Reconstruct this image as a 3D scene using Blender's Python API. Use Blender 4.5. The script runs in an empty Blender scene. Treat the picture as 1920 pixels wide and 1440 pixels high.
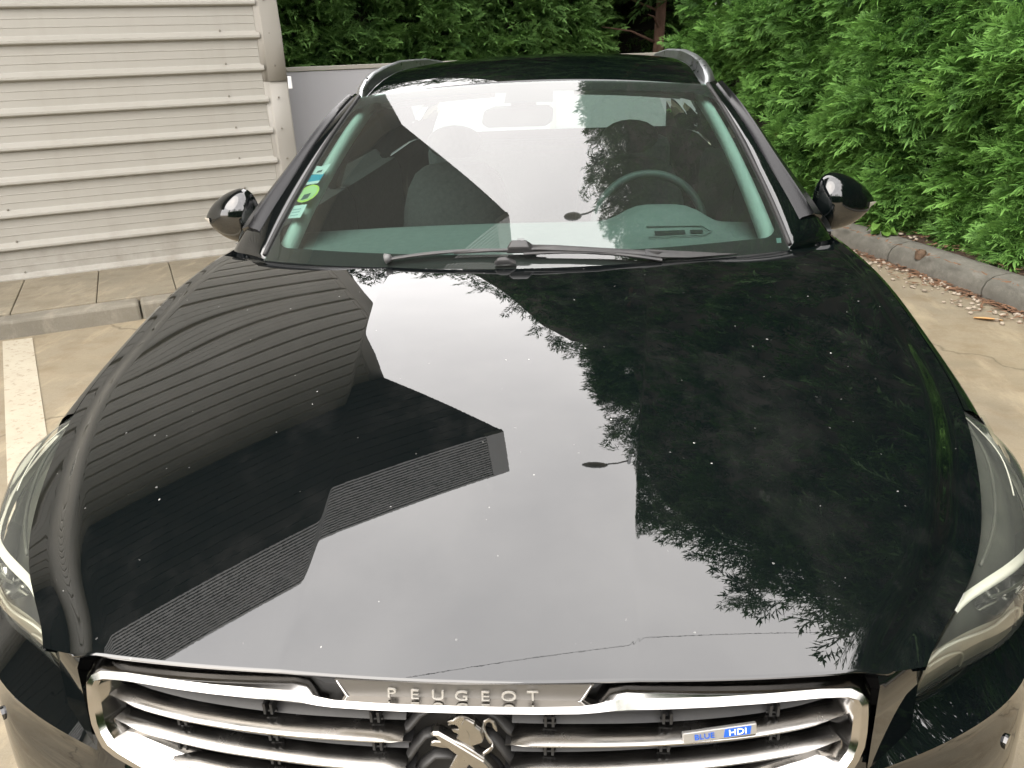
import bpy, math, random
import numpy as np
from mathutils import Vector, Matrix
random.seed(7)
rng = np.random.default_rng(7)
SC = bpy.context.scene
COL = SC.collection
R = math.radians

# ------------------------------------------------------------------ camera, world, sun, exposure
CAM_POS = (0.150, -0.679, 1.474)
cd = bpy.data.cameras.new('camera')
cam = bpy.data.objects.new('camera', cd)
COL.objects.link(cam)
def cam_axes(pitch, roll, yaw):
    fw = np.array([math.sin(yaw)*math.cos(pitch), math.cos(yaw)*math.cos(pitch), -math.sin(pitch)])
    r = np.array([math.cos(yaw), -math.sin(yaw), 0.0])
    u = np.cross(r, fw)
    return fw, math.cos(roll)*r + math.sin(roll)*u, -math.sin(roll)*r + math.cos(roll)*u
fw_, r_, u_ = cam_axes(R(22.1), R(-2.3), R(-5.1))
cam.matrix_world = Matrix(((r_[0], u_[0], -fw_[0], CAM_POS[0]), (r_[1], u_[1], -fw_[1], CAM_POS[1]),
                           (r_[2], u_[2], -fw_[2], CAM_POS[2]), (0, 0, 0, 1)))
cd.sensor_fit = 'HORIZONTAL'
cd.sensor_width = 36.0
cd.lens = 1510.0/1920.0*36.0
cd.clip_start = 0.05
cd.clip_end = 1500
SC.camera = cam

SUN_EL, SUN_AZ = 45.0, 228.0        # azimuth clockwise from +Y, the sun stands behind the photographer
w = bpy.data.worlds.new('World')
SC.world = w
w.use_nodes = True
nt = w.node_tree
nt.nodes.clear()
N = nt.nodes.new
L = nt.links.new
out = N('ShaderNodeOutputWorld')
bg = N('ShaderNodeBackground')
sky = N('ShaderNodeTexSky')
sky.sky_type = 'NISHITA'
sky.sun_disc = False
sky.sun_elevation = R(SUN_EL)
sky.sun_rotation = R(SUN_AZ)
sky.air_density = 1.0
sky.dust_density = 4.0
tc = N('ShaderNodeTexCoord')
mp = N('ShaderNodeMapping')
mp.inputs['Scale'].default_value = (1.6, 1.6, 3.4)
noi = N('ShaderNodeTexNoise')
noi.inputs['Scale'].default_value = 1.5
noi.inputs['Detail'].default_value = 5
noi.inputs['Roughness'].default_value = 0.5
ramp = N('ShaderNodeValToRGB')
ramp.color_ramp.elements[0].position = 0.3
ramp.color_ramp.elements[0].color = (9.7, 9.35, 9.2, 1)
ramp.color_ramp.elements[1].position = 0.72
ramp.color_ramp.elements[1].color = (12.9, 12.4, 12.0, 1)
mix = N('ShaderNodeMix')
mix.data_type = 'RGBA'
mix.inputs['Factor'].default_value = 0.9            # an almost closed cloud deck in front of the clear sky
L(tc.outputs['Generated'], mp.inputs['Vector'])
L(mp.outputs['Vector'], noi.inputs['Vector'])
L(noi.outputs['Fac'], ramp.inputs['Fac'])
L(sky.outputs['Color'], mix.inputs['A'])
L(ramp.outputs['Color'], mix.inputs['B'])
L(mix.outputs['Result'], bg.inputs['Color'])
bg.inputs['Strength'].default_value = 0.15
L(bg.outputs['Background'], out.inputs['Surface'])

sd = bpy.data.lights.new('sun', 'SUN')
sd.energy = 0.8
sd.angle = R(60)
sd.color = (1.0, 0.94, 0.86)
sun = bpy.data.objects.new('sun', sd)
COL.objects.link(sun)
az = R(SUN_AZ)
sdir = Vector((math.sin(az)*math.cos(R(SUN_EL)), math.cos(az)*math.cos(R(SUN_EL)), math.sin(R(SUN_EL))))
sun.rotation_euler = sdir.to_track_quat('Z', 'Y').to_euler()
sun.location = sdir*60

SC.view_settings.view_transform = 'Standard'
SC.view_settings.look = 'None'
SC.view_settings.gamma = 1.0
SC.view_settings.use_curve_mapping = False
SC.view_settings.exposure = 1.66
try:
    SC.cycles.max_bounces = 8
    SC.cycles.transparent_max_bounces = 16
    SC.cycles.caustics_reflective = False
    SC.cycles.caustics_refractive = False
    SC.cycles.sample_clamp_indirect = 6.0
    SC.cycles.use_denoising = True
except Exception:
    pass

# ------------------------------------------------------------------ helpers
class MB:
    def __init__(s):
        s.v = []
        s.f = []
    def add(s, vs, fs):
        o = len(s.v)
        s.v += [tuple(map(float, q)) for q in vs]
        s.f += [tuple(i + o for i in f) for f in fs]
        return s
    def box(s, x0, x1, y0, y1, z0, z1):
        vs = [(x, y, z) for z in (z0, z1) for y in (y0, y1) for x in (x0, x1)]
        return s.add(vs, [(0, 2, 3, 1), (4, 5, 7, 6), (0, 1, 5, 4), (2, 6, 7, 3), (0, 4, 6, 2), (1, 3, 7, 5)])
    def grid(s, rows, closed=False, flip=False):
        nr, nc = len(rows), len(rows[0])
        vs = [p for r in rows for p in r]
        fs = []
        for i in range(nr - 1):
            for j in range(nc if closed else nc - 1):
                k = (j + 1) % nc
                q = (i*nc + j, i*nc + k, (i+1)*nc + k, (i+1)*nc + j)
                fs.append(q[::-1] if flip else q)
        return s.add(vs, fs)
    def tube(s, pts, r, n=8, cap=True):
        pts = [np.array(p, float) for p in pts]
        rr = r if isinstance(r, (list, tuple, np.ndarray)) else [r]*len(pts)
        rows = []
        up = np.array([0.0, 0.0, 1.0])
        for i, p in enumerate(pts):
            t = pts[min(i+1, len(pts)-1)] - pts[max(i-1, 0)]
            t = t/np.linalg.norm(t)
            a = np.cross(t, up)
            if np.linalg.norm(a) < .1:
                a = np.cross(t, np.array([1.0, 0, 0]))
            a = a/np.linalg.norm(a)
            b = np.cross(a, t)
            rx, ry = rr[i] if isinstance(rr[i], (tuple, list)) else (rr[i], rr[i])
            rows.append([p + a*rx*math.cos(2*math.pi*k/n) + b*ry*math.sin(2*math.pi*k/n) for k in range(n)])
        o = len(s.v)
        s.grid(rows, closed=True)
        if cap:
            m = len(s.v)
            s.f.append(tuple(range(o, o+n))[::-1])
            s.f.append(tuple(range(m-n, m)))
        return s
    def prism(s, poly, to3d, d0, d1):
        """poly 2D outline; to3d(a, b, d) gives a point"""
        n = len(poly)
        vs = [to3d(a, b, d0) for a, b in poly] + [to3d(a, b, d1) for a, b in poly]
        fs = [tuple(range(n))[::-1], tuple(range(n, 2*n))]
        fs += [(i, (i+1) % n, n + (i+1) % n, n + i) for i in range(n)]
        return s.add(vs, fs)
    def ball(s, c, r, nu=16, nv=10):
        rows = []
        for i in range(nv + 1):
            th = math.pi*i/nv
            rows.append([(c[0]+r[0]*math.sin(th)*math.cos(2*math.pi*j/nu), c[1]+r[1]*math.sin(th)*math.sin(2*math.pi*j/nu),
                          c[2]+r[2]*math.cos(th)) for j in range(nu)])
        return s.grid(rows, closed=True)

def mesh_obj(name, mb, mat, parent=None, origin=(0, 0, 0), smooth=False, sharp=None, bevel=0, subsurf=0, solid=0, recalc=True):
    me = bpy.data.meshes.new(name)
    o0 = np.array(origin, float)
    me.from_pydata([tuple(np.array(p) - o0) for p in mb.v], [], mb.f)
    if recalc:
        import bmesh
        bm = bmesh.new()
        bm.from_mesh(me)
        bmesh.ops.remove_doubles(bm, verts=bm.verts, dist=1e-6)
        bmesh.ops.recalc_face_normals(bm, faces=bm.faces)
        bm.to_mesh(me)
        bm.free()
    if mat:
        me.materials.append(mat)
    if smooth:
        me.polygons.foreach_set('use_smooth', [True]*len(me.polygons))
        if sharp:
            me.set_sharp_from_angle(angle=R(sharp))
    ob = bpy.data.objects.new(name, me)
    COL.objects.link(ob)
    if parent is not None:
        ob.parent = parent
    else:
        ob.location = origin
    if bevel:
        m = ob.modifiers.new('bevel', 'BEVEL')
        m.width = bevel
        m.segments = 2
        m.limit_method = 'ANGLE'
        m.angle_limit = R(35)
    if subsurf:
        m = ob.modifiers.new('subsurf', 'SUBSURF')
        m.levels = subsurf
        m.render_levels = subsurf
    if solid:
        m = ob.modifiers.new('solid', 'SOLIDIFY')
        m.thickness = solid
        m.offset = -1
    return ob

def thing(name, label, cat, loc, group=None):
    o = bpy.data.objects.new(name, None)
    COL.objects.link(o)
    o.location = loc
    o.empty_display_size = .2
    return tag(o, label, cat, group)
def tag(o, label, cat, group=None):
    o['label'] = label
    o['category'] = cat
    if group:
        o['group'] = group
    return o
def structure(o):
    o['kind'] = 'structure'
    return o
def stuff(o):
    o['kind'] = 'stuff'
    return o
def again(src, parent=None, loc=None, rot=None, scale=None):
    c = src.copy()
    COL.objects.link(c)
    if parent is not None:
        c.parent = parent
    if loc is not None:
        c.location = loc
    if rot is not None:
        c.rotation_euler = rot
    if scale is not None:
        c.scale = scale
    return c

def spline(xs, ys):
    xs = np.array(xs, float)
    ys = np.array(ys, float)
    n = len(xs)
    d = np.diff(ys)/np.diff(xs)
    m = np.zeros(n)
    for i in range(1, n-1):
        m[i] = 0 if d[i-1]*d[i] <= 0 else 2*d[i-1]*d[i]/(d[i-1]+d[i])
    m[0], m[-1] = d[0], d[-1]
    def f(x):
        x = min(max(x, xs[0]), xs[-1])
        i = min(max(int(np.searchsorted(xs, x)) - 1, 0), n-2)
        h = xs[i+1]-xs[i]
        t = (x-xs[i])/h
        return ((2*t**3-3*t**2+1)*ys[i] + (t**3-2*t**2+t)*h*m[i] + (-2*t**3+3*t**2)*ys[i+1] + (t**3-t**2)*h*m[i+1])
    return f
def smooth_spline(xs, ys):
    """natural cubic spline, for surfaces that must mirror cleanly"""
    xs = np.array(xs, float)
    ys = np.array(ys, float)
    n = len(xs)
    h = np.diff(xs)
    A = np.eye(n)
    b = np.zeros(n)
    for i in range(1, n-1):
        A[i, i-1], A[i, i], A[i, i+1] = h[i-1], 2*(h[i-1]+h[i]), h[i]
        b[i] = 6*((ys[i+1]-ys[i])/h[i]-(ys[i]-ys[i-1])/h[i-1])
    M = np.linalg.solve(A, b)
    def f(x):
        x = min(max(x, xs[0]), xs[-1])
        i = min(max(int(np.searchsorted(xs, x)) - 1, 0), n-2)
        a, c = xs[i+1]-x, x-xs[i]
        return (M[i]*a**3+M[i+1]*c**3)/(6*h[i]) + (ys[i]/h[i]-M[i]*h[i]/6)*a + (ys[i+1]/h[i]-M[i+1]*h[i]/6)*c
    return f
def lerp(a, b, t):
    return np.array(a, float)*(1-t) + np.array(b, float)*t

# ------------------------------------------------------------------ materials
def principled(name, color, rough=.5, metal=0., coat=0., coat_ior=1.5, spec=.5, coat_rough=.02):
    m = bpy.data.materials.new(name)
    m.use_nodes = True
    p = m.node_tree.nodes['Principled BSDF']
    p.inputs['Base Color'].default_value = (*color, 1)
    p.inputs['Roughness'].default_value = rough
    p.inputs['Metallic'].default_value = metal
    p.inputs['Coat Weight'].default_value = coat
    p.inputs['Coat IOR'].default_value = coat_ior
    p.inputs['Coat Roughness'].default_value = coat_rough
    p.inputs['Specular IOR Level'].default_value = spec
    return m
def nodes_of(m):
    t = m.node_tree
    return t, t.nodes.new, t.links.new, t.nodes['Principled BSDF']
def noise_node(t, vec, scale, detail=4, rough=.55, mapping=None):
    n = t.nodes.new('ShaderNodeTexNoise')
    n.inputs['Scale'].default_value = scale
    n.inputs['Detail'].default_value = detail
    n.inputs['Roughness'].default_value = rough
    if mapping:
        k = t.nodes.new('ShaderNodeMapping')
        k.inputs['Scale'].default_value = mapping
        t.links.new(vec, k.inputs['Vector'])
        vec = k.outputs['Vector']
    t.links.new(vec, n.inputs['Vector'])
    return n.outputs['Fac']
def ramp_node(t, fac, stops):
    r = t.nodes.new('ShaderNodeValToRGB')
    el = r.color_ramp.elements
    while len(el) < len(stops):
        el.new(.5)
    for e, (p, c) in zip(el, stops):
        e.position = p
        e.color = (*c, 1) if len(c) == 3 else c
    t.links.new(fac, r.inputs['Fac'])
    return r.outputs['Color']
def mixc(t, fac, a, b, blend='MIX'):
    m = t.nodes.new('ShaderNodeMix')
    m.data_type = 'RGBA'
    m.blend_type = blend
    for sock, v in (('Factor', fac), ('A', a), ('B', b)):
        if isinstance(v, (int, float)):
            m.inputs[sock].default_value = v
        elif isinstance(v, tuple):
            m.inputs[sock].default_value = (*v, 1)
        else:
            t.links.new(v, m.inputs[sock])
    return m.outputs['Result']
def math_node(t, op, a, b=None, clamp=False):
    m = t.nodes.new('ShaderNodeMath')
    m.operation = op
    m.use_clamp = clamp
    for i, v in enumerate((a, b)):
        if v is None:
            continue
        if isinstance(v, (int, float)):
            m.inputs[i].default_value = v
        else:
            t.links.new(v, m.inputs[i])
    return m.outputs[0]
def coords(t):
    return t.nodes.new('ShaderNodeTexCoord').outputs['Object']
def bump(t, height, strength, dist=.01):
    b = t.nodes.new('ShaderNodeBump')
    b.inputs['Strength'].default_value = strength
    b.inputs['Distance'].default_value = dist
    t.links.new(height, b.inputs['Height'])
    return b.outputs['Normal']
def mottled(name, c1, c2, scale, rough=.6, metal=0., bump_s=0., bump_d=.01, mapping=None, rough2=None, spec=.5):
    m = principled(name, c1, rough, metal, spec=spec)
    t, nn, ll, p = nodes_of(m)
    v = coords(t)
    f = noise_node(t, v, scale, 6, .6, mapping)
    ll(ramp_node(t, f, [(.32, c1), (.68, c2)]), p.inputs['Base Color'])
    if rough2 is not None:
        r = nn('ShaderNodeMapRange')
        r.inputs['From Min'].default_value = .35
        r.inputs['From Max'].default_value = .65
        r.inputs['To Min'].default_value = rough
        r.inputs['To Max'].default_value = rough2
        ll(f, r.inputs['Value'])
        ll(r.outputs['Result'], p.inputs['Roughness'])
    if bump_s:
        ll(bump(t, noise_node(t, v, scale*6, 6, .6, mapping), bump_s, bump_d), p.inputs['Normal'])
    return m

COAT_IOR = 1.85
def car_paint(name, specks):
    m = principled(name, (.003, .0045, .005), .5, 0., 1., COAT_IOR, .0, .006)
    t, nn, ll, p = nodes_of(m)
    v = coords(t)
    dust = noise_node(t, v, 3.2, 6, .6)
    fine = noise_node(t, v, 900, 2, .6)
    base = mixc(t, ramp_node(t, dust, [(.42, (0, 0, 0)), (.75, (.35, .35, .35))]), (.0015, .0026, .0030), (.006, .0062, .0062))
    base = mixc(t, ramp_node(t, fine, [(.62, (0, 0, 0)), (.72, (.5, .5, .5))]), base, (.011, .013, .014))
    if specks:
        # a dry film of dust left in patches, and the ghost of old drips
        film = noise_node(t, v, 5.5, 8, .72, (1., .7, 1.))
        base = mixc(t, ramp_node(t, film, [(.50, (0, 0, 0)), (.85, (1, 1, 1))]), base, (.013, .0132, .013))
        drip = noise_node(t, v, 34, 4, .65, (1., .45, 1.))
        base = mixc(t, ramp_node(t, drip, [(.66, (0, 0, 0)), (.80, (.8, .8, .8))]), base, (.014, .0145, .0145))
        # dried droplets, grit and stone chips: little pale spots of their own, three sizes
        tot = None
        for sc, thr, keep in ((7., .024, .76), (19., .042, .78), (47., .070, .80)):
            vo = nn('ShaderNodeTexVoronoi')
            vo.inputs['Scale'].default_value = sc
            wob = nn('ShaderNodeVectorMath')
            wob.operation = 'ADD'
            nz = nn('ShaderNodeTexNoise')
            nz.inputs['Scale'].default_value = 160
            ll(v, nz.inputs['Vector'])
            sub = nn('ShaderNodeVectorMath')
            sub.operation = 'SCALE'
            sub.inputs['Scale'].default_value = .006
            ll(nz.outputs['Color'], sub.inputs[0])
            ll(v, wob.inputs[0])
            ll(sub.outputs[0], wob.inputs[1])
            ll(wob.outputs[0], vo.inputs['Vector'])
            near = math_node(t, 'LESS_THAN', vo.outputs['Distance'], thr)
            sep = nn('ShaderNodeSeparateColor')
            ll(vo.outputs['Color'], sep.inputs[0])
            pick = math_node(t, 'GREATER_THAN', sep.outputs[0], keep)
            one = math_node(t, 'MULTIPLY', near, pick)
            one = math_node(t, 'MULTIPLY', one, math_node(t, 'ADD', math_node(t, 'POWER', sep.outputs[1], 3.2), .10))
            tot = one if tot is None else math_node(t, 'MAXIMUM', tot, one)
        base = mixc(t, tot, base, (.44, .44, .42))
        ll(math_node(t, 'SUBTRACT', 1., tot, True), p.inputs['Coat Weight'])
        # smeared water marks make the coat a touch duller in places
        sm = noise_node(t, v, 7., 5, .65, (1., .6, 1.))
        cr = nn('ShaderNodeMapRange')
        cr.inputs['From Min'].default_value = .5
        cr.inputs['From Max'].default_value = .8
        cr.inputs['To Min'].default_value = .004
        cr.inputs['To Max'].default_value = .035
        ll(sm, cr.inputs['Value'])
        ll(cr.outputs['Result'], p.inputs['Coat Roughness'])
    ll(base, p.inputs['Base Color'])
    ll(bump(t, noise_node(t, v, 260, 2, .5), .0035, .0006), p.inputs['Coat Normal'])
    return m
M = {}
M['paint'] = car_paint('black_paint', True)
M['paint_plain'] = car_paint('black_paint_clean', False)

def glass_mat(name, tint, ior=1.75, dust=0.):
    m = bpy.data.materials.new(name)
    m.use_nodes = True
    t = m.node_tree
    t.nodes.clear()
    nn, ll = t.nodes.new, t.links.new
    o = nn('ShaderNodeOutputMaterial')
    tr = nn('ShaderNodeBsdfTransparent')
    tr.inputs['Color'].default_value = (*tint, 1)
    gl = nn('ShaderNodeBsdfGlossy')
    gl.inputs['Roughness'].default_value = .0
    gl.inputs['Color'].default_value = (1, 1, 1, 1)
    fr = nn('ShaderNodeFresnel')
    fr.inputs['IOR'].default_value = ior
    mx = nn('ShaderNodeMixShader')
    ll(fr.outputs[0], mx.inputs[0])
    ll(tr.outputs[0], mx.inputs[1])
    ll(gl.outputs[0], mx.inputs[2])
    last = mx.outputs[0]
    if dust:
        v = coords(t)
        d = nn('ShaderNodeBsdfDiffuse')
        d.inputs['Color'].default_value = (.58, .62, .57, 1)
        m2 = nn('ShaderNodeMixShader')
        f = noise_node(t, v, 9, 6, .65)
        ll(ramp_node(t, f, [(.30, (dust*.9,)*3), (.72, (dust*1.1,)*3)]), m2.inputs[0])
        ll(last, m2.inputs[1])
        ll(d.outputs[0], m2.inputs[2])
        last = m2.outputs[0]
    ll(last, o.inputs['Surface'])
    return m
M['windshield'] = glass_mat('windscreen_glass', (.62, .82, .755), 1.95, .016)  # even dust share also paints the haze and reflections veiling the cabin
M['side_glass'] = glass_mat('side_glass', (.80, .88, .84), 1.30)
M['lens'] = glass_mat('headlight_lens', (.92, .93, .87), 1.42, .042)
M['chrome'] = mottled('chrome', (.50, .485, .465), (.40, .39, .375), 14, .07, 1., 0, rough2=.16)
M['chrome_dull'] = mottled('satin_chrome', (.52, .51, .49), (.43, .42, .405), 18, .17, 1., 0, rough2=.28)
M['emblem'] = mottled('emblem_chrome', (.42, .405, .38), (.34, .325, .30), 40, .26, 1., 0, rough2=.34)
M['plate'] = principled('letter_plate', (.19, .18, .165), .40, .9)
M['backing'] = mottled('dusty_backing', (.035, .036, .038), (.075, .075, .074), 30, .5, .4)
M['letter'] = principled('letter_silver', (.40, .385, .35), .45, .5)
M['rail'] = mottled('rail_aluminium', (.50, .52, .535), (.44, .46, .475), 8, .26, 1., 0, rough2=.36)
M['plastic'] = mottled('black_plastic', (.020, .020, .021), (.034, .033, .032), 30, .42, 0., .15, .001)
M['grille'] = mottled('grille_plastic', (.014, .014, .015), (.028, .027, .025), 22, .5, 0., .1, .001)
M['blade_cap'] = principled('blade_cap', (.11, .11, .11), .5)
M['rubber'] = principled('rubber', (.012, .012, .012), .55)
M['gloss_black'] = principled('gloss_black', (.004, .004, .005), .26, 0., .0, 1.5, .35)
M['frit'] = principled('frit_black', (.006, .007, .007), .5)
M['dash'] = mottled('dash_plastic', (.20, .215, .21), (.235, .245, .24), 40, .75, 0., .2, .001)
M['wheel_rim'] = principled('wheel_leather', (.09, .095, .095), .5)
M['dash_dark'] = principled('dash_dark', (.02, .02, .022), .6)
M['trim_pale'] = principled('pillar_trim_fabric', (.70, .74, .70), .85)
M['seat'] = mottled('seat_cloth', (.05, .052, .054), (.08, .08, .082), 60, .85)
M['headliner'] = principled('headliner', (.42, .43, .41), .9)
M['housing'] = mottled('headlight_housing', (.016, .018, .014), (.060, .062, .050), 12, .45, 0.)
M['reflector'] = mottled('reflector_chrome', (.60, .60, .59), (.42, .42, .415), 20, .12, 1.)
M['guide'] = principled('light_guide', (.72, .72, .66), .4, 0., .5)
M['smoke'] = mottled('smoked_silver', (.46, .445, .39), (.34, .33, .29), 10, .36, .35)
M['white_label'] = principled('label_paper', (.84, .88, .88), .7)
M['blue_label'] = principled('label_blue', (.02, .38, .58), .6)
M['green_label'] = principled('label_green', (.72, .88, .16), .6)
M['ink'] = principled('label_ink', (.10, .13, .13), .7)
M['badge'] = principled('badge_silver', (.40, .395, .38), .35, .6)
M['badge_blue'] = principled('badge_blue', (.015, .10, .52), .4)
M['mirror'] = principled('mirror_glass', (.8, .82, .85), .02, 1.)
M['amber'] = principled('indicator_lens', (.55, .52, .46), .2, 0., 1.)
M['tyre'] = mottled('tyre', (.018, .018, .018), (.03, .03, .028), 20, .8)
M['alloy'] = principled('alloy', (.55, .55, .56), .35, .9)

def wall_mat(name, c, dirt):
    m = principled(name, c, .42, 0., spec=.4)
    t, nn, ll, p = nodes_of(m)
    v = coords(t)
    streak = noise_node(t, v, 1.0, 6, .6, (9., 9., .5))
    broad = noise_node(t, v, .8, 4, .6)
    col = mixc(t, ramp_node(t, broad, [(.3, (0, 0, 0)), (.75, (1, 1, 1))]), c, tuple(a*b for a, b in zip(c, (.93, .925, .90))))
    col = mixc(t, ramp_node(t, streak, [(.5, (0, 0, 0)), (.85, (dirt,)*3)]), col, (.20, .18, .14))
    spot = noise_node(t, v, 34, 5, .7)
    col = mixc(t, ramp_node(t, spot, [(.68, (0, 0, 0)), (.8, (dirt*.8,)*3)]), col, (.15, .14, .12))
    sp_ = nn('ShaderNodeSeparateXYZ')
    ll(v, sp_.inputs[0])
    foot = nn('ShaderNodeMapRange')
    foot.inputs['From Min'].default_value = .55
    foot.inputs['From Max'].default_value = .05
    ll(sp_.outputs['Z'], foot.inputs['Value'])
    foot_shade_dirt = ramp_node(t, noise_node(t, v, 6., 7, .7), [(.42, (0, 0, 0)), (.70, (.55, .55, .55))])
    col = mixc(t, math_node(t, 'MULTIPLY', foot.outputs['Result'], foot_shade_dirt), col, (.16, .135, .10))  # brown foot band paints contact shade together with splashed dirt
    ll(col, p.inputs['Base Color'])
    ll(bump(t, noise_node(t, v, 2.2, 3, .5, (.6, .6, 2.0)), .10, .02), p.inputs['Normal'])
    return m
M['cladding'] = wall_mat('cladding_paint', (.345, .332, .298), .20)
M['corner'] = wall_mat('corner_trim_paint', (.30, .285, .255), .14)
M['fascia'] = wall_mat('fascia_paint', (.30, .30, .30), .15)
M['soffit'] = mottled('soffit_board', (.085, .087, .092), (.11, .112, .116), 3, .6)
M['screw'] = principled('screw_head', (.22, .20, .17), .5, .4)
M['white_plastic'] = principled('white_plastic', (.8, .8, .8), .4)
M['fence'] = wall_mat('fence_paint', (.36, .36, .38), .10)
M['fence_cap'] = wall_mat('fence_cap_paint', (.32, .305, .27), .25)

def concrete(name, c, c2, stain, sc=1., crack=False):
    m = principled(name, c, .85, 0., spec=.3)
    t, nn, ll, p = nodes_of(m)
    v = coords(t)
    a = noise_node(t, v, 1.1*sc, 8, .62)
    b = noise_node(t, v, 4.5*sc, 8, .68)
    d = noise_node(t, v, 60, 4, .7)
    wa = noise_node(t, v, .55*sc, 5, .6, (1.0, 3.2, 1.0))
    col = mixc(t, ramp_node(t, a, [(.34, (0, 0, 0)), (.66, (1, 1, 1))]), c, c2)
    col = mixc(t, ramp_node(t, b, [(.48, (0, 0, 0)), (.72, (.7, .7, .7))]), col, stain)
    col = mixc(t, ramp_node(t, wa, [(.50, (0, 0, 0)), (.66, (.6, .6, .6))]), col, tuple(q*.66 for q in c))
    col = mixc(t, ramp_node(t, d, [(.35, (.35, .35, .35)), (.6, (0, 0, 0))]), col, tuple(q*.72 for q in c))
    pale = noise_node(t, v, 2.3*sc, 7, .7, (2.4, .7, 1.))
    col = mixc(t, ramp_node(t, pale, [(.52, (0, 0, 0)), (.70, (.7, .7, .7))]), col, tuple(min(1, q*1.35) for q in c))
    grit = noise_node(t, v, 210, 3, .8)
    col = mixc(t, ramp_node(t, grit, [(.30, (.55, .55, .55)), (.42, (0, 0, 0))]), col, tuple(q*.5 for q in c))
    col = mixc(t, ramp_node(t, grit, [(.60, (0, 0, 0)), (.72, (.55, .55, .55))]), col, tuple(min(1, q*1.55) for q in c))
    if crack:
        vo = nn('ShaderNodeTexVoronoi')
        vo.feature = 'DISTANCE_TO_EDGE'
        vo.inputs['Scale'].default_value = .42
        nz = nn('ShaderNodeTexNoise')
        nz.inputs['Scale'].default_value = 2.6
        nz.inputs['Detail'].default_value = 8
        ll(v, nz.inputs['Vector'])
        ad = nn('ShaderNodeVectorMath')
        ad.operation = 'ADD'
        sc_ = nn('ShaderNodeVectorMath')
        sc_.operation = 'SCALE'
        sc_.inputs['Scale'].default_value = .55
        ll(nz.outputs['Color'], sc_.inputs[0])
        ll(v, ad.inputs[0])
        ll(sc_.outputs[0], ad.inputs[1])
        ll(ad.outputs[0], vo.inputs['Vector'])
        col = mixc(t, ramp_node(t, vo.outputs['Distance'], [(.0, (.75, .75, .75)), (.006, (0, 0, 0))]), col, tuple(q*.38 for q in c))
        oil = noise_node(t, v, 1.7, 3, .5)
        col = mixc(t, ramp_node(t, oil, [(.64, (0, 0, 0)), (.76, (.5, .5, .5))]), col, tuple(q*.45 for q in c))
    ll(col, p.inputs['Base Color'])
    ll(bump(t, grit, .45, .004), p.inputs['Normal'])
    return m
M['ground'] = concrete('yard_concrete', (.265, .222, .150), (.215, .188, .140), (.17, .120, .066), crack=True)
M['slab'] = concrete('paving_slab', (.25, .215, .155), (.205, .185, .14), (.16, .125, .08), 1.6)
M['kerb'] = concrete('kerb_concrete', (.22, .20, .16), (.18, .168, .138), (.18, .16, .12), 2.5)
M['kerb_right'] = concrete('kerb_weathered', (.165, .158, .135), (.105, .102, .088), (.07, .066, .052), 3.)
M['soil'] = mottled('soil_litter', (.055, .032, .02), (.10, .062, .04), 22, .95, 0., .8, .03)
M['gutter'] = mottled('gutter_dirt', (.07, .038, .022), (.14, .085, .052), 16, .95, 0., .6, .02)
M['stone'] = mottled('pebble', (.26, .22, .17), (.40, .34, .27), 9, .85)
M['leaf_dry'] = mottled('dry_leaf', (.40, .21, .08), (.52, .32, .14), 30, .8)
M['litter'] = mottled('needle_litter', (.12, .06, .032), (.20, .11, .06), 30, .9)
M['iron'] = mottled('rusty_iron', (.11, .075, .05), (.18, .12, .08), 30, .7, .4)
def line_mat():
    m = principled('line_paint', (.70, .68, .62), .75)
    t, nn, ll, p = nodes_of(m)
    v = coords(t)
    a = noise_node(t, v, 26, 6, .75)
    b = noise_node(t, v, 5, 5, .6)
    col = mixc(t, ramp_node(t, b, [(.35, (0, 0, 0)), (.7, (.5, .5, .5))]), (.40, .365, .285), (.33, .285, .21))
    col = mixc(t, ramp_node(t, a, [(.54, (0, 0, 0)), (.66, (.9, .9, .9))]), col, (.22, .18, .125))
    ll(col, p.inputs['Base Color'])
    return m
M['line'] = line_mat()

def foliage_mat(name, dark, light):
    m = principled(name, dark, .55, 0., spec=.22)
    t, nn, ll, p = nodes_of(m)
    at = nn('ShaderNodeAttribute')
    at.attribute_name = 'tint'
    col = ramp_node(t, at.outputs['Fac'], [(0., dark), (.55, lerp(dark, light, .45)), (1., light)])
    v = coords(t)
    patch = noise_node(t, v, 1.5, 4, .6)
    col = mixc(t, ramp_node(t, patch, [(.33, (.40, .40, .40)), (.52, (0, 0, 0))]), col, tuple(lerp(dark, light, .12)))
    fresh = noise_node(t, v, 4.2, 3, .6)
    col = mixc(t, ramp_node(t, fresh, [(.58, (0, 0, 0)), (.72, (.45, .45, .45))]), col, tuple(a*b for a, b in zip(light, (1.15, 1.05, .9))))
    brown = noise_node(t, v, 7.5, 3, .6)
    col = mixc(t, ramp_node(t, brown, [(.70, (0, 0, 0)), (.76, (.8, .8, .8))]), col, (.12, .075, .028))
    ll(col, p.inputs['Base Color'])
    tl = nn('ShaderNodeBsdfTranslucent')
    ll(col, tl.inputs['Color'])
    mx = nn('ShaderNodeMixShader')
    mx.inputs[0].default_value = .28
    o = t.nodes['Material Output']
    ll(p.outputs[0], mx.inputs[1])
    ll(tl.outputs[0], mx.inputs[2])
    ll(mx.outputs[0], o.inputs['Surface'])
    return m
M['hedge'] = foliage_mat('cypress_green', (.013, .058, .012), (.215, .43, .098))
M['hedge_far'] = foliage_mat('cypress_green_dark', (.024, .074, .022), (.21, .39, .105))
M['hedge_upper'] = foliage_mat('cypress_green_silhouette', (.010, .034, .010), (.070, .145, .040))  # same cypress painted darker, so upper foliage reads as a shaded silhouette
M['weed'] = foliage_mat('weed_green', (.05, .13, .02), (.16, .30, .06))
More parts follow.
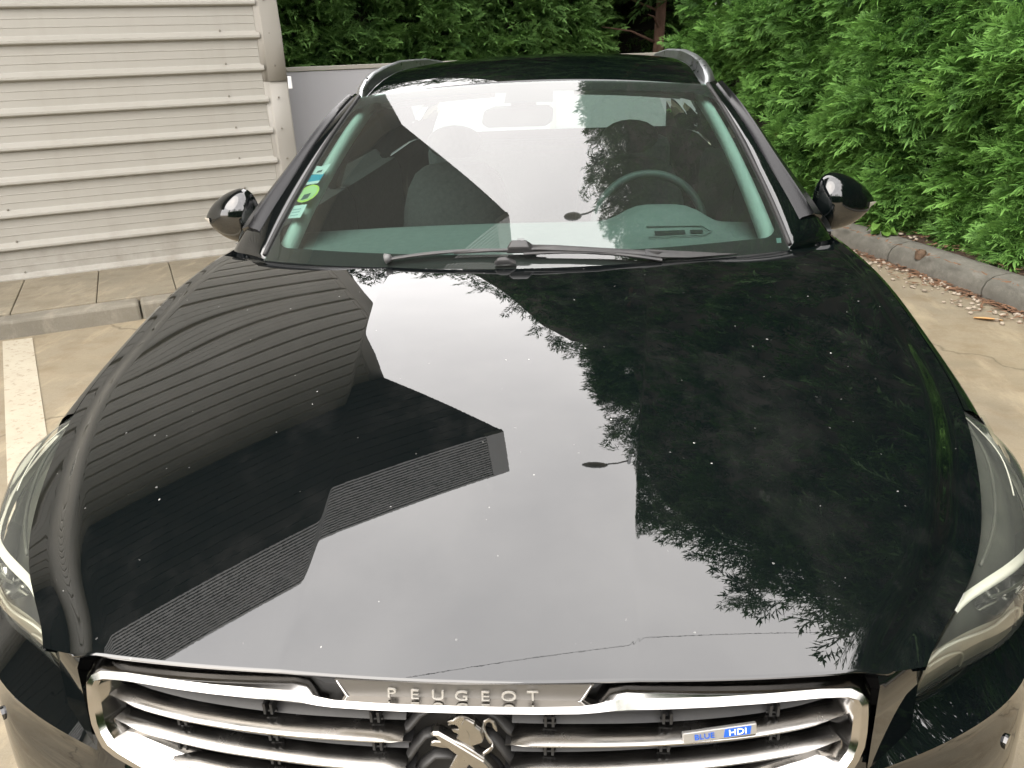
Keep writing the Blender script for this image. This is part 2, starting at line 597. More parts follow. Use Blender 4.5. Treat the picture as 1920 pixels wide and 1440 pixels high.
M['hedge_core'] = mottled('hedge_shade_twigs', (.012, .014, .008), (.03, .024, .014), 9, .95)  # near-black tone stands for the shade inside the hedges
M['bark'] = mottled('bark', (.10, .055, .035), (.17, .10, .07), 7, .95, 0., .9, .02, (3., 3., .6))
M['galv'] = principled('galvanised', (.30, .31, .32), .5, .7)
M['wood_pole'] = mottled('pole_wood', (.13, .10, .075), (.19, .15, .11), 6, .9, mapping=(4., 4., .4))

# ------------------------------------------------------------------ setting: ground, paving, kerbs
mb = MB()
gx = np.concatenate([np.linspace(-220, -12, 8), np.linspace(-9, 9, 13), np.linspace(12, 220, 8)])
mb.grid([[(x, y, 0.) for x in gx] for y in gx])
g = structure(mesh_obj('ground', mb, M['ground']))

WA = R(29)                                     # the building stands at 29 degrees to the car
WE = np.array([math.cos(WA), math.sin(WA), 0.])
WN = np.array([math.sin(WA), -math.cos(WA), 0.])    # outwards, to the yard
WB = np.array([-2.06, 5.72, 0.])
def wall_pt(s, o, z):
    return WB + WE*s + WN*o + np.array([0, 0, z])
PAVE_IN, PAVE_OUT, KERB_OUT = .02, 1.00, 1.16
# pavement along the building: slabs and kerb stones, each its own piece
pm = MB()
pm.grid([[wall_pt(s, o, .085) for s in (-20, 1.2)] for o in (-.3, PAVE_OUT + .01)])
pave = structure(mesh_obj('pavement', pm, M['kerb'], origin=tuple(wall_pt(-3, .5, 0))))
org = wall_pt(-3, .5, 0)
def wall_box(s0, s1, o0, o1, z0, z1):
    b = MB()
    vs = [wall_pt(s, o, z) for z in (z0, z1) for o in (o0, o1) for s in (s0, s1)]
    return b.add(vs, [(0, 2, 3, 1), (4, 5, 7, 6), (0, 1, 5, 4), (2, 6, 7, 3), (0, 4, 6, 2), (1, 3, 7, 5)])
def phase(s0, step, a, b):
    k = math.ceil((a - s0)/step)
    r = []
    while s0 + k*step < b:
        r.append(s0 + k*step)
        k += 1
    return r
for i, s in enumerate(phase(-.58, .485, -6.5, .9)):
    dz = rng.uniform(-.003, .003)
    mesh_obj('paving_slab', wall_box(s + .002, s + .483, PAVE_IN, PAVE_OUT - .004, .05, .118 + dz), M['slab'], pave, org, bevel=.006)
for i, s in enumerate(phase(-.30, 1.0, -6.5, .9)):
    dz = rng.uniform(-.003, .003)
    mesh_obj('kerb_stone', wall_box(s + .004, s + .996, PAVE_OUT, KERB_OUT, -.05, .112 + dz), M['kerb'], pave, org, bevel=.018)

# painted bay line, across the yard from the kerb
def sheet(name, pts, z, mat):
    b = MB()
    b.add([(x, y, z) for x, y in pts], [tuple(range(len(pts)))])
    return mesh_obj(name, b, mat)
a0 = np.array([-3.30, 3.66])
a1 = a0 + .158*WE[:2]
dl = np.array([.578, -.816])
lp = [(*(a0 + dl*t),) for t in (0, 5.2)] + [(*(a1 + dl*t),) for t in (5.2, 0.02)]
structure(sheet('parking_line', lp, .004, M['line']))

# right-hand kerb: a curved run of rounded stones
kx = smooth_spline([-6, -2, 1.0, 2.5, 3.94, 4.78, 5.60, 7.0, 8.6], [4.9, 4.05, 3.36, 3.03, 2.69, 2.49, 2.26, 1.82, 1.25])
def kerb_frame(y):
    e = .02
    t = np.array([kx(y + e) - kx(y - e), 2*e])
    t /= np.linalg.norm(t)
    return np.array([kx(y), y]), np.array([t[1], -t[0]])     # point, outward (+x)
prof = [(-.0, -.05), (.0, .055), (.022, .098), (.07, .128), (.15, .14), (.22, .132), (.26, .10), (.27, -.05)]
kb = MB()
kb.grid([[(*(kerb_frame(y)[0] + kerb_frame(y)[1]*o), z) for o, z in ((.02, -.04), (.24, -.04))] for y in np.linspace(-5, 8.4, 20)])
kerb_right = structure(mesh_obj('kerb', kb, M['kerb_right']))
yk = -3.07
while yk < 8.0:
    b = MB()
    rows = []
    ys = np.linspace(yk + .006, yk + .914, 6)
    for y in ys:
        p, nrm = kerb_frame(y)
        rows.append([(*(p + nrm*o), z) for o, z in prof])
    b.grid(rows)
    b.f.append(tuple(range(len(prof)))[::-1])
    m0 = len(b.v) - len(prof)
    b.f.append(tuple(range(m0, m0 + len(prof))))
    mesh_obj('kerb_stone', b, M['kerb_right'], kerb_right, smooth=True, sharp=50)
    yk += .92
# soil behind the kerb, gutter dirt in front
def strip(name, o0, o1, z0, z1, mat, ya=-5, yb=11.5, n=60, wob=0.):
    b = MB()
    rows = []
    for y in np.linspace(ya, yb, n):
        yy = min(y, 8.55)
        p, nrm = kerb_frame(yy)
        p = p + np.array([-.2, 1.])*(y - yy)
        k = wob*rng.uniform(-1, 1)
        rows.append([(*(p + nrm*(lerp(o0 + k, o1, t))), lerp(z0, z1, t)) for t in (0, .35, .7, 1.)])
    b.grid(rows)
    return mesh_obj(name, b, mat)
structure(strip('soil', .255, 4.5, .10, .16, M['soil']))
structure(strip('gutter', -.055, .03, .004, .006, M['gutter'], -4.5, 8.4, 90, .022))

# pebbles and needle litter in the gutter
def scatter(n, mk):
    b = MB()
    for i in range(n):
        mk(b, i)
    return b
def pebble(b, i):
    y = rng.uniform(-1, 7.6)
    o = -abs(rng.normal(0, .13)) - .02 if rng.random() < .8 else rng.uniform(.3, .55)
    if y < 3.2 and rng.random() < .5:
        return
    p, nrm = kerb_frame(y)
    q = p + nrm*o
    r = rng.uniform(.006, .017)
    z = r*.5 if o < 0 else .115
    b.ball((q[0], q[1], z), (r*rng.uniform(.8, 1.4), r*rng.uniform(.8, 1.4), r*.65), 6, 4)
stuff(mesh_obj('gravel', scatter(950, pebble), M['stone'], smooth=True, recalc=False))
def needle(b, i):
    y = rng.uniform(-1, 8)
    o = -abs(rng.normal(0, .09)) + .015 if rng.random() < .6 else rng.uniform(.2, .7)
    p, nrm = kerb_frame(y)
    q = p + nrm*o
    z = .011 + rng.uniform(0, .006) if o < .0 else (.145 if o < .26 else .125 + rng.uniform(0, .02))
    a = rng.uniform(0, 6.28)
    l, wd = rng.uniform(.012, .04), rng.uniform(.002, .007)
    c, s = math.cos(a), math.sin(a)
    b.add([(q[0]-c*l-s*wd, q[1]-s*l+c*wd, z), (q[0]-c*l+s*wd, q[1]-s*l-c*wd, z), (q[0]+c*l+s*wd, q[1]+s*l-c*wd, z + rng.uniform(0, .008)),
           (q[0]+c*l-s*wd, q[1]+s*l+c*wd, z + rng.uniform(0, .008))], [(0, 1, 2, 3)])
stuff(mesh_obj('leaf_litter', scatter(2600, needle), M['litter'], recalc=False))
# a curled dry leaf on the yard
b = MB()
for i in range(7):
    t = i/6
    wd = .022*math.sin(math.pi*min(1, t*.94 + .04))
    b.v += [(2.38 + .13*t, 3.86 - .06*t - wd*.9, .012 + .006*math.sin(3*t)), (2.38 + .13*t, 3.86 - .06*t, .005 + .004*t), (2.38 + .13*t + wd*.3, 3.86 - .06*t + wd, .014)]
for i in range(6):
    b.f += [(i*3, i*3+1, i*3+4, i*3+3), (i*3+1, i*3+2, i*3+5, i*3+4)]
tag(mesh_obj('fallen_leaf', b, M['leaf_dry'], smooth=True), 'single orange dry leaf lying on the concrete near the right kerb', 'leaf')
# a small round metal cap stuck to the kerb edge
b = MB()
cp, cn = kerb_frame(4.93)
cc = cp + cn*.035
rows = [[(cc[0]+r*math.cos(a), cc[1]+r*math.sin(a), z) for a in np.linspace(0, 2*math.pi, 17)[:-1]] for r, z in ((.034, .09), (.036, .135), (.028, .15), (.019, .15), (.017, .14), (.0005, .14))]
b.grid(rows, closed=True)
tag(mesh_obj('pipe_cap', b, M['iron'], smooth=True, sharp=40), 'small rusty round metal cap on the edge of the right kerb', 'pipe cap')

# ------------------------------------------------------------------ building with ribbed cladding
bld = thing('building', 'beige building clad in ribbed horizontal metal sheets left of the car', 'building', tuple(wall_pt(-4, 0, 0)))
BO = wall_pt(-4, 0, 0)
RIB, RIB0 = .2236, .0973                 # pitch, underside of the first rib
def rib_profile(k):
    """outward offset against height for one pitch, underside of the rib first"""
    z = RIB0 + RIB*k
    return [(.0, z), (.030, z + .010), (.034, z + .016), (.034, z + .030), (.028, z + .036), (.002, z + .058), (.0, z + .062), (.0, z + .108), (.003, z + .110), (.003, z + .113), (.0, z + .115),
            (.0, z + .162), (.003, z + .164), (.003, z + .167), (.0, z + .169), (.0, z + RIB - .001)]
SLEFT, STOP = -19.0, 5.69
kmax = int((STOP - RIB0)/RIB)
ks = list(range(0, kmax + 1, 4))
for k0 in ks:
    prof_ = []
    for k in range(k0, min(k0 + 4, kmax + 1)):
        prof_ += rib_profile(k)
    prof_ = [(o, z) for o, z in prof_ if z < STOP]
    b = MB()
    ss = np.concatenate([np.linspace(SLEFT, -5, 8), np.linspace(-4.6, -.145, 24)])
    rows = []
    for o, z in prof_:
        rows.append([wall_pt(s, o + .0012*math.sin(2.1*s + z*1.7)*math.sin(.9*s + 3*z) - .0006*(k0//4 % 2), z) for s in ss])
    b.grid(rows)
    # the closed end of each rib
    for k in range(k0, min(k0 + 4, kmax + 1)):
        z = RIB0 + RIB*k
        if z + .06 < STOP:
            e = [wall_pt(-.145, o, zz) for o, zz in [(0, z), (.030, z + .010), (.034, z + .016), (.034, z + .030), (.028, z + .036), (.002, z + .058)]]
            b.add(e, [tuple(range(6))])
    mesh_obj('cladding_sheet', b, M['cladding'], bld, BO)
# foot flashing, wall body, corner trim in two lengths
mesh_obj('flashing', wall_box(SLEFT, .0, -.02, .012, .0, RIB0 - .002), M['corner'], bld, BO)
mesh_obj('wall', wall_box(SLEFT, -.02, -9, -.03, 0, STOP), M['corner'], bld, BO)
for z0, z1, pr in ((0.02, 1.40, .030), (1.37, 5.69, .040)):
    b = MB()
    cs = [(-.165, .004), (-.16, .010), (-.135, pr*.4), (-.12, pr), (.0, pr + .002), (.012, pr - .006), (.012, -.30)]
    zz = np.linspace(z0, z1, 4 if z0 < 1 else 14)
    rows = []
    for z in zz:
        dent = .014*math.sin(z*5.3) if z > 1.5 else .0
        rows.append([wall_pt(s + (dent*.5 if i >= 4 else 0), o + (dent if i in (3, 4) else 0), z) for i, (s, o) in enumerate(cs)])
    b.grid(rows)
    mesh_obj('corner_trim', b, M['corner'], bld, BO, smooth=True, sharp=40, solid=.003)
# white plastic clip on the corner
mesh_obj('clip', wall_box(.014, .045, -.05, .03, 1.31, 1.40), M['white_plastic'], bld, BO, bevel=.006)
# screws
scr = None
for k in range(0, 9):
    for s in (-.42 - .0*k, -.075, -2.03, -3.6):
        z = RIB0 + RIB*k + (.066 if s != -.075 else .04)
        b = MB()
        c = wall_pt(0, 0, 0)
        if scr is None:
            rows = []
            for r, o in ((.0075, 0.), (.0075, .003), (.005, .005), (.0045, .009), (.0002, .0095)):
                rows.append([WE*r*math.cos(q) + np.array([0, 0, 1.])*r*math.sin(q) + WN*o for q in np.linspace(0, 2*math.pi, 9)[:-1]])
            b.grid(rows, closed=True)
            scr = mesh_obj('screw', b, M['screw'], bld)
            o_ = scr
        else:
            o_ = again(scr, bld)
        o_.location = Vector(wall_pt(s + rng.uniform(-.01, .01), (.003 if s != -.075 else .041), z) - BO)
# deep eaves: soffit boards, ribbed fascia with a plain end trim, roof
FO, FS, FZ0, FZ1 = 1.94, .67, 5.70, 6.77
def eave_end(o):
    return FS*o/FO                           # the end of the eaves runs from the wall corner to the fascia corner
nb = 13
for i in range(nb):
    o0, o1 = FO*i/nb + .004, FO*(i+1)/nb - .004
    b = MB()
    b.add([wall_pt(SLEFT, o0, FZ0), wall_pt(eave_end(o0), o0, FZ0), wall_pt(eave_end(o1), o1, FZ0), wall_pt(SLEFT, o1, FZ0),
           wall_pt(SLEFT, o0, FZ0 + .02), wall_pt(eave_end(o0), o0, FZ0 + .02), wall_pt(eave_end(o1), o1, FZ0 + .02), wall_pt(SLEFT, o1, FZ0 + .02)],
          [(0, 1, 2, 3), (7, 6, 5, 4), (0, 4, 5, 1), (1, 5, 6, 2), (2, 6, 7, 3), (3, 7, 4, 0)])
    mesh_obj('soffit_board', b, M['soffit'], bld, BO)
b = MB()
fp = []
nf = 17
for i in range(nf):
    z = FZ0 + (FZ1 - FZ0 - .04)*i/nf
    h = (FZ1 - FZ0 - .04)/nf
    fp += [(.0, z + .002), (.0, z + h*.55), (-.034, z + h*.60), (-.034, z + h*.98)]
b.grid([[wall_pt(s, FO + o, z) for s in (SLEFT, FS - .2)] for o, z in fp])
mesh_obj('fascia', b, M['fascia'], bld, BO)
mesh_obj('end_trim', wall_box(FS - .2, FS, FO - .05, FO + .012, FZ0 - .004, FZ1), M['fascia'], bld, BO)
mesh_obj('top_trim', wall_box(SLEFT, FS - .2, FO - .1, FO + .004, FZ1 - .04, FZ1 + .01), M['fascia'], bld, BO)
b = MB()
pl = [(SLEFT, FO - .06), (FS - .02, FO - .06), (-.02, -.02), (-.02, -9), (SLEFT, -9)]
b.prism(pl, lambda a, c, d: wall_pt(a, c, d), FZ0 + .021, FZ1 - .05)
mesh_obj('roof', b, M['fascia'], bld, BO)

# ------------------------------------------------------------------ grey fence behind the car
F0, F1 = np.array([-2.29, 6.22]), np.array([1.0, 7.57])
fd = (F1 - F0)/np.linalg.norm(F1 - F0)
fence = thing('fence', 'low grey panel fence between the building corner and the hedge', 'fence', (F0[0], F0[1], 0))
fo = np.array([F0[0], F0[1], 0])
flen = np.linalg.norm(F1 - F0)
fn = np.array([fd[1], -fd[0]])
def fence_box(s0, s1, o0, o1, z0, z1):
    b = MB()
    vs = [(*(F0 + fd*s + fn*o), z) for z in (z0, z1) for o in (o0, o1) for s in (s0, s1)]
    return b.add(vs, [(0, 2, 3, 1), (4, 5, 7, 6), (0, 1, 5, 4), (2, 6, 7, 3), (0, 4, 6, 2), (1, 3, 7, 5)])
npan = 3
for i in range(npan):
    s0, s1 = flen*i/npan, flen*(i+1)/npan
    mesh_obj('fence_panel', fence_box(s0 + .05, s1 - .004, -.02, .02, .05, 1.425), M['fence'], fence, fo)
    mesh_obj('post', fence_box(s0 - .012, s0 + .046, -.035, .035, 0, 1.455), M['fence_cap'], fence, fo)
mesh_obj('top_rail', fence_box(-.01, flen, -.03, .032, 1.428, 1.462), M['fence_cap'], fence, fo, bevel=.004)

# ------------------------------------------------------------------ foliage
def spray_template(seed, nb=8, droop=.25, teeth=3):
    """a flat fan of scale leaves on a curved axis, length 1 along x, tips upturned; returns verts, quads, tip factor"""
    r = np.random.default_rng(seed)
    V, F, T = [], [], []
    def axis(t):
        return np.array([t, .06*math.sin(3*t + seed), -droop*t*t + .10*t])
    def leaf(p, d, l, wd, nrm, t0):
        d = d/np.linalg.norm(d)
        sd_ = np.cross(nrm, d)
        o = len(V)
        V.extend([p, p + d*l*.5 - sd_*wd + nrm*.03*l, p + d*l + nrm*(-.10*l), p + d*l*.5 + sd_*wd + nrm*.03*l])
        F.append((o, o+1, o+2, o+3))
        T.extend([t0, t0 + .16, t0 + .56, t0 + .16])
    up = np.array([0, 0, 1.])
    for i in range(nb):
        t = .10 + .86*i/nb
        sgn = 1 if i % 2 else -1
        for sg in (sgn, -sgn):
            L_ = (.44*(1 - t)**.7 + .12)*r.uniform(.75, 1.15)
            p = axis(t + r.uniform(-.02, .02))
            a = R(r.uniform(30, 52))
            d = np.array([math.cos(a), sg*math.sin(a), r.uniform(-.25, .15)])
            nrm = up + np.array([0, sg*.35, 0]) + r.normal(0, .2, 3)
            nrm /= np.linalg.norm(nrm)
            leaf(p, d, L_*1.05, .021, nrm, .25*t)
            for k in range(teeth):
                q = p + d*L_*(.25 + .25*k)
                for s2 in (-1, 1):
                    a2 = a + s2*R(r.uniform(22, 40))
                    d2 = np.array([math.cos(a2), sg*math.sin(a2), r.uniform(-.25, .2)])
                    leaf(q, d2, L_*r.uniform(.40, .62), .019, nrm, .25*t + .12*k)
    leaf(axis(.02), axis(.6) - axis(.02), .62, .022, up, .0)
    leaf(axis(.75), axis(1.) - axis(.75), .38, .04, up, .4)
    return np.array(V), F, np.array(T)
T_NEAR = [spray_template(k, 5, .34, 3) for k in range(7)]
T_MID = [spray_template(40 + k, 6, .30, 2) for k in range(5)]
T_FAR = [spray_template(20 + k, 5, .3, 1) for k in range(4)]

def foliage_mesh(name, items, templates, mat, parent=None, origin=(0, 0, 0)):
    """items: (pos, direction, roll, size, tint)"""
    VV, FF3, FF4, TT = [], [], [], []
    off = 0
    tmpl = []
    for V, F, T in templates:
        f4 = np.array([f for f in F if len(f) == 4], int)
        f3 = np.zeros((0, 3), int)
        tmpl.append((V, f4, f3, T))
    for i, (p, d, roll, sz, ti) in enumerate(items):
        V, f4, f3, T = tmpl[i % len(tmpl)]
        x = d/np.linalg.norm(d)
        y = np.cross(np.array([0, 0, 1.]), x)
        ny = np.linalg.norm(y)
        y = y/ny if ny > .05 else np.array([0, 1., 0])
        z = np.cross(x, y)
        y2 = y*math.cos(roll) + z*math.sin(roll)
        z2 = -y*math.sin(roll) + z*math.cos(roll)
        VV.append(V@np.stack([x, y2, z2])*sz + p - np.array(origin))
        FF4.append(f4 + off)
        FF3.append(f3 + off)
        TT.append(np.clip(T + ti, 0, 1))
        off += len(V)
    VV = np.concatenate(VV)
    q4, q3 = np.concatenate(FF4), np.concatenate(FF3)
    me = bpy.data.meshes.new(name)
    me.vertices.add(len(VV))
    me.vertices.foreach_set('co', VV.astype(np.float32).ravel())
    nl = len(q4)*4 + len(q3)*3
    me.loops.add(nl)
    me.loops.foreach_set('vertex_index', np.concatenate([q4.ravel(), q3.ravel()]).astype(np.int32))
    me.polygons.add(len(q4) + len(q3))
    st = np.concatenate([np.arange(len(q4))*4, len(q4)*4 + np.arange(len(q3))*3])
    me.polygons.foreach_set('loop_start', st.astype(np.int32))
    me.update(calc_edges=True)
    at = me.attributes.new('tint', 'FLOAT', 'POINT')
    at.data.foreach_set('value', np.concatenate(TT).astype(np.float32))
    me.materials.append(mat)
    ob = bpy.data.objects.new(name, me)
    COL.objects.link(ob)
    if parent is not None:
        ob.parent = parent
    else:
        ob.location = origin
    return ob

# hedge along the right kerb: its face follows the kerb, its top climbs towards the corner
def hedge_face(y):
    yy = min(y, 8.4)
    p, nrm = kerb_frame(yy)
    p = p + np.array([-.24, 1.])*(y - yy)
    p = p - nrm*(.115*max(0., min(y, 10.) - 5.3)**1.25)
    bulge = .10*math.sin(1.9*y) + .06*math.sin(4.7*y + 1)
    return p + nrm*(.53 + bulge), nrm
hedge_top = spline([-6, -1, .8, 2., 3., 4.2, 5.2, 6.6, 8., 9.5, 11.2], [5.2, 5.2, 5.6, 6.4, 7.8, 9.3, 10.6, 11.8, 11.6, 10.4, 8.8])
items = []
def add_right(n, ya, yb, za, zb, s0, s1, depth):
    for _ in range(n):
        y = rng.uniform(ya, yb)
        p, nrm = hedge_face(y)
        top = hedge_top(y)
        z = rng.uniform(za, min(zb, top)) if zb < 90 else rng.uniform(za, top)
        lump = .17*math.sin(3.1*y + 2.3*z)*math.sin(2.7*z - 1.3*y) + .12*math.sin(7*y + 5*z)*math.sin(6*z - 4*y)
        dpt = -depth*rng.random()**1.6
        q = np.array([*(p - nrm*(lump + dpt - (.25 if z < .30 else 0)*(.30 - z)*1.2)), z])
        frac = (top - z)/2.2
        if frac < 1:
            q[:2] += nrm*(1-frac)*.5
        out_ = np.array([-nrm[0], -nrm[1], 0.])
        tang = np.array([-nrm[1], nrm[0], 0.])
        d = out_*rng.uniform(.55, 1.) + tang*rng.normal(.25, .45) + np.array([0, 0, rng.normal(.12, .35)])
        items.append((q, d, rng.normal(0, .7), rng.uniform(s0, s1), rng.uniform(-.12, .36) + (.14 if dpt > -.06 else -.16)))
hr = thing('hedge', 'tall bright green cypress hedge along the kerb right of the car', 'hedge', (3.2, 4., .1))
HO = (3.2, 4., .1)
add_right(9800, 2.2, 7.2, .13, 1.95, .13, .27, .38)
add_right(700, 2.2, 7.0, .12, .5, .12, .22, .10)
add_right(2300, 7.2, 8.55, .9, 2.4, .12, .22, .34)
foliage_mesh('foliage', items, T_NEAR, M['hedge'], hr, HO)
items = []
add_right(7000, -4.5, 11.3, 2.0, 99, .26, .46, .35)
add_right(900, -4.5, 2.0, .16, 2.0, .25, .4, .3)
for _ in range(1500):                                       # feathery top edge
    y = rng.uniform(-4.5, 11.3)
    p, nrm = hedge_face(y)
    t = hedge_top(y) + .35*math.sin(2.3*y) + .25*math.sin(5.9*y)
    q = np.array([*(p + nrm*rng.uniform(.1, .9)), t + rng.uniform(-.9, .35)])
    d = np.array([-nrm[0]*rng.uniform(.2, 1.1), rng.normal(0, .5), rng.uniform(-.1, .9)])
    items.append((q, d, rng.normal(0, .8), rng.uniform(.3, .6), rng.uniform(-.1, .3)))
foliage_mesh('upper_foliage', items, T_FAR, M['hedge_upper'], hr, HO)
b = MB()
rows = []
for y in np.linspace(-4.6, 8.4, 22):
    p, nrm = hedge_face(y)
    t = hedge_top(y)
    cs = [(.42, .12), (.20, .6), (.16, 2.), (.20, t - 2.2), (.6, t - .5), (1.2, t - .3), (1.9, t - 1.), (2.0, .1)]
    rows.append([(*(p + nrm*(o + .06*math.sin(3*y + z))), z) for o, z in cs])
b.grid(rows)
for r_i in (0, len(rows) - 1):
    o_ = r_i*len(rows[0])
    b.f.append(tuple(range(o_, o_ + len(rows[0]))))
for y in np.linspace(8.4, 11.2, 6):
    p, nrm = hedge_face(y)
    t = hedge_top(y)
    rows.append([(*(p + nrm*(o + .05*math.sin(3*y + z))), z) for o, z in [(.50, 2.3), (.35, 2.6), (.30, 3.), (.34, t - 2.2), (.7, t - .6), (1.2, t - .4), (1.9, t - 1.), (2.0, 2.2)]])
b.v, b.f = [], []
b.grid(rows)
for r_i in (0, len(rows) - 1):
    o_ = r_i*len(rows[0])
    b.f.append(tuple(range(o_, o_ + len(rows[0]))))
mesh_obj('dark_core', b, M['hedge_core'], hr, HO)  # dark slab added inside the hedge against light leaks

# hedge behind the fence
hb = thing('hedge', 'dark green cypress hedge behind the grey fence at the back', 'hedge', (-2., 9., 0))
HBO = (-2., 9., 0)
B0, B1 = np.array([-6.5, 7.3]), np.array([1.9, 10.4])
bd = (B1 - B0)/np.linalg.norm(B1 - B0)
bn = np.array([bd[1], -bd[0]])
blen = np.linalg.norm(B1 - B0)
back_top = spline([0, 3.4, 5.0, 6.0, 6.9, 7.6, 9.], [4.3, 4.4, 4.7, 6.2, 8.4, 9.2, 9.6])
def cleft(s):
    return 1.5*math.exp(-((s - 7.95)/.36)**4)          # the dark gap with the bare trunk
items = []
def add_back(n, sa, sb, za, zb, s0, s1, depth):
    for _ in range(n):
        s = rng.uniform(sa, sb)
        top = back_top(s)
        z = rng.uniform(za, min(zb, top))
        # separate columns of growth, with dark clefts between
        ph = (s*1.15 + .25*math.sin(1.3*z)) % 1.0
        col = .24*abs(math.sin(math.pi*ph))**.7
        lump = col + .10*math.sin(5*s + 3*z)*math.sin(4*z)
        dpt = depth*rng.random()**1.5
        p = B0 + bd*s + bn*(lump - dpt - cleft(s)*(1 if z < 2.6 else .2))
        q = np.array([p[0], p[1], z])
        fr = (top - z)/1.6
        if fr < 1:
            q[:2] -= bn*(1-fr)*.4
        d = np.array([bn[0], bn[1], 0])*rng.uniform(.5, 1.) + np.array([bd[0], bd[1], 0])*rng.normal(0, .5) + np.array([0, 0, rng.normal(.15, .4)])
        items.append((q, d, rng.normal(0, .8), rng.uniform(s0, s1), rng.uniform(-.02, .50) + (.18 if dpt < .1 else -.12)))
add_back(5200, 2.6, blen, 1.0, 2.5, .16, .30, .4)
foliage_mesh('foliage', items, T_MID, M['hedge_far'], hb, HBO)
items = []
add_back(2600, 0, blen, 2.4, 9.9, .28, .5, .4)
foliage_mesh('upper_foliage', items, T_FAR, M['hedge_upper'], hb, HBO)
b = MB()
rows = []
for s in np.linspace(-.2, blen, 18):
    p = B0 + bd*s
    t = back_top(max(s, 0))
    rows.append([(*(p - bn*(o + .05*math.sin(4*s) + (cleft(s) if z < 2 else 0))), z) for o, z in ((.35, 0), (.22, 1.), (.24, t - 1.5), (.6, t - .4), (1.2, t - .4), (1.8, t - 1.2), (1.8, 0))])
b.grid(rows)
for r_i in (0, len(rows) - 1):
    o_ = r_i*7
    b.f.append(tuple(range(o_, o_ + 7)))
mesh_obj('dark_core', b, M['hedge_core'], hb, HBO)

# unseen hedge added behind the camera to cut low sky light
hc = thing('hedge', 'unseen hedge added behind the camera to block low sky light', 'hedge', (-3., -11., 0))
HCO = (-3., -11., 0)
items = []
for _ in range(3600):
    x = rng.uniform(-17, 11)
    top = 4.6 + .8*math.sin(.7*x) + .5*math.sin(2.1*x + 1)
    z = rng.uniform(.1, top)
    q = np.array([x, -11. + .3*math.sin(2.2*x + 1.7*z) - .3*rng.random() - max(0, z - top + 1.2)*.5, z])
    items.append((q, np.array([rng.normal(0, .5), 1., rng.normal(.15, .4)]), rng.normal(0, .8), rng.uniform(.45, .85), rng.uniform(-.1, .3)))
foliage_mesh('foliage', items, T_FAR, M['hedge_far'], hc, HCO)
b = MB()
b.grid([[(x, -11. - o, z) for o, z in ((.3, 0), (.25, 2.), (.35, 3.2), (.9, 3.9), (1.8, 3.7), (2., 0))] for x in np.linspace(-17, 11, 10)])
mesh_obj('dark_core', b, M['hedge_core'], hc, HCO)

# bare-stemmed conifer in the corner between the hedges
TX, TY = 1.12, 9.75
con = thing('conifer_tree', 'conifer with a bare brown trunk in the gap between the hedges', 'tree', (TX, TY, 0))
b = MB()
b.tube([(TX, TY, 0), (TX - .02, TY, 1.2), (TX + .02, TY + .02, 2.0), (TX - .03, TY, 4.), (TX, TY, 7.), (TX + .05, TY, 10.4)], [.085, .066, .060, .055, .04, .01], 10)
trunk = mesh_obj('trunk', b, M['bark'], con, (TX, TY, 0), smooth=True)
for z, a, l in ((1.55, 195, .7), (1.9, 160, .8), (1.72, 250, .5), (2.2, 20, .6), (2.6, 120, .8)):
    b = MB()
    p0 = np.array([TX, TY, z])
    dv = np.array([math.cos(R(a)), math.sin(R(a)), .35])
    b.tube([p0, p0 + dv*l*.5 + np.array([0, 0, .03]), p0 + dv*l + np.array([0, 0, -.04])], [.018, .011, .004], 6)
    mesh_obj('branch', b, M['bark'], con, (TX, TY, 0), smooth=True)
items = []
for _ in range(2300):
    z = 2.3 + 8.4*rng.random()**1.1
    rad = (.35 + 1.0*min(1., (z - 2.3)/1.5))*(1.02 - ((z - 2.3)/8.6)**1.5)
    a = rng.uniform(0, 2*math.pi)
    rr = rad*rng.uniform(.55, 1.05)
    q = np.array([TX + rr*math.cos(a), TY + rr*math.sin(a), z + .2*math.sin(3*a + z)])
    d = np.array([math.cos(a), math.sin(a), rng.normal(.1, .4)])
    items.append((q, d, rng.normal(0, .7), rng.uniform(.28, .5), rng.uniform(-.1, .25)))
foliage_mesh('crown', items, T_FAR, M['hedge_upper'], con, (TX, TY, 0))

# broad-leaved weed at the kerb under the hedge
wd_ = thing('weed', 'small broad-leaved green weed growing over the kerb below the mirror', 'weed', (2.42, 5.55, .12))
WO = np.array([2.42, 5.55, .12])
for i in range(18):
    a = rng.uniform(0, 2*math.pi)
    l = rng.uniform(.05, .11)
    h = rng.uniform(.02, .11)
    d = np.array([math.cos(a), math.sin(a), 0])
    s = np.array([-d[1], d[0], 0])
    base = WO + d*rng.uniform(0, .05)
    mid = base + d*l*.5 + np.array([0, 0, h])
    tip = base + d*l + np.array([0, 0, h*.55])
    wdt = l*.36
    b = MB()
    b.add([base, mid - s*wdt + (0, 0, .012), mid, mid + s*wdt + (0, 0, .012), lerp(mid, tip, .6) - s*wdt*.7, lerp(mid, tip, .6) - (0, 0, .008), lerp(mid, tip, .6) + s*wdt*.7, tip],
          [(0, 2, 1), (0, 3, 2), (1, 2, 5, 4), (2, 3, 6, 5), (4, 5, 7), (5, 6, 7)])
    lf = mesh_obj('leaf', b, M['weed'], wd_, WO, smooth=True)
    at = lf.data.attributes.new('tint', 'FLOAT', 'POINT')
    at.data.foreach_set('value', [float(rng.uniform(.2, .9))]*len(lf.data.vertices))

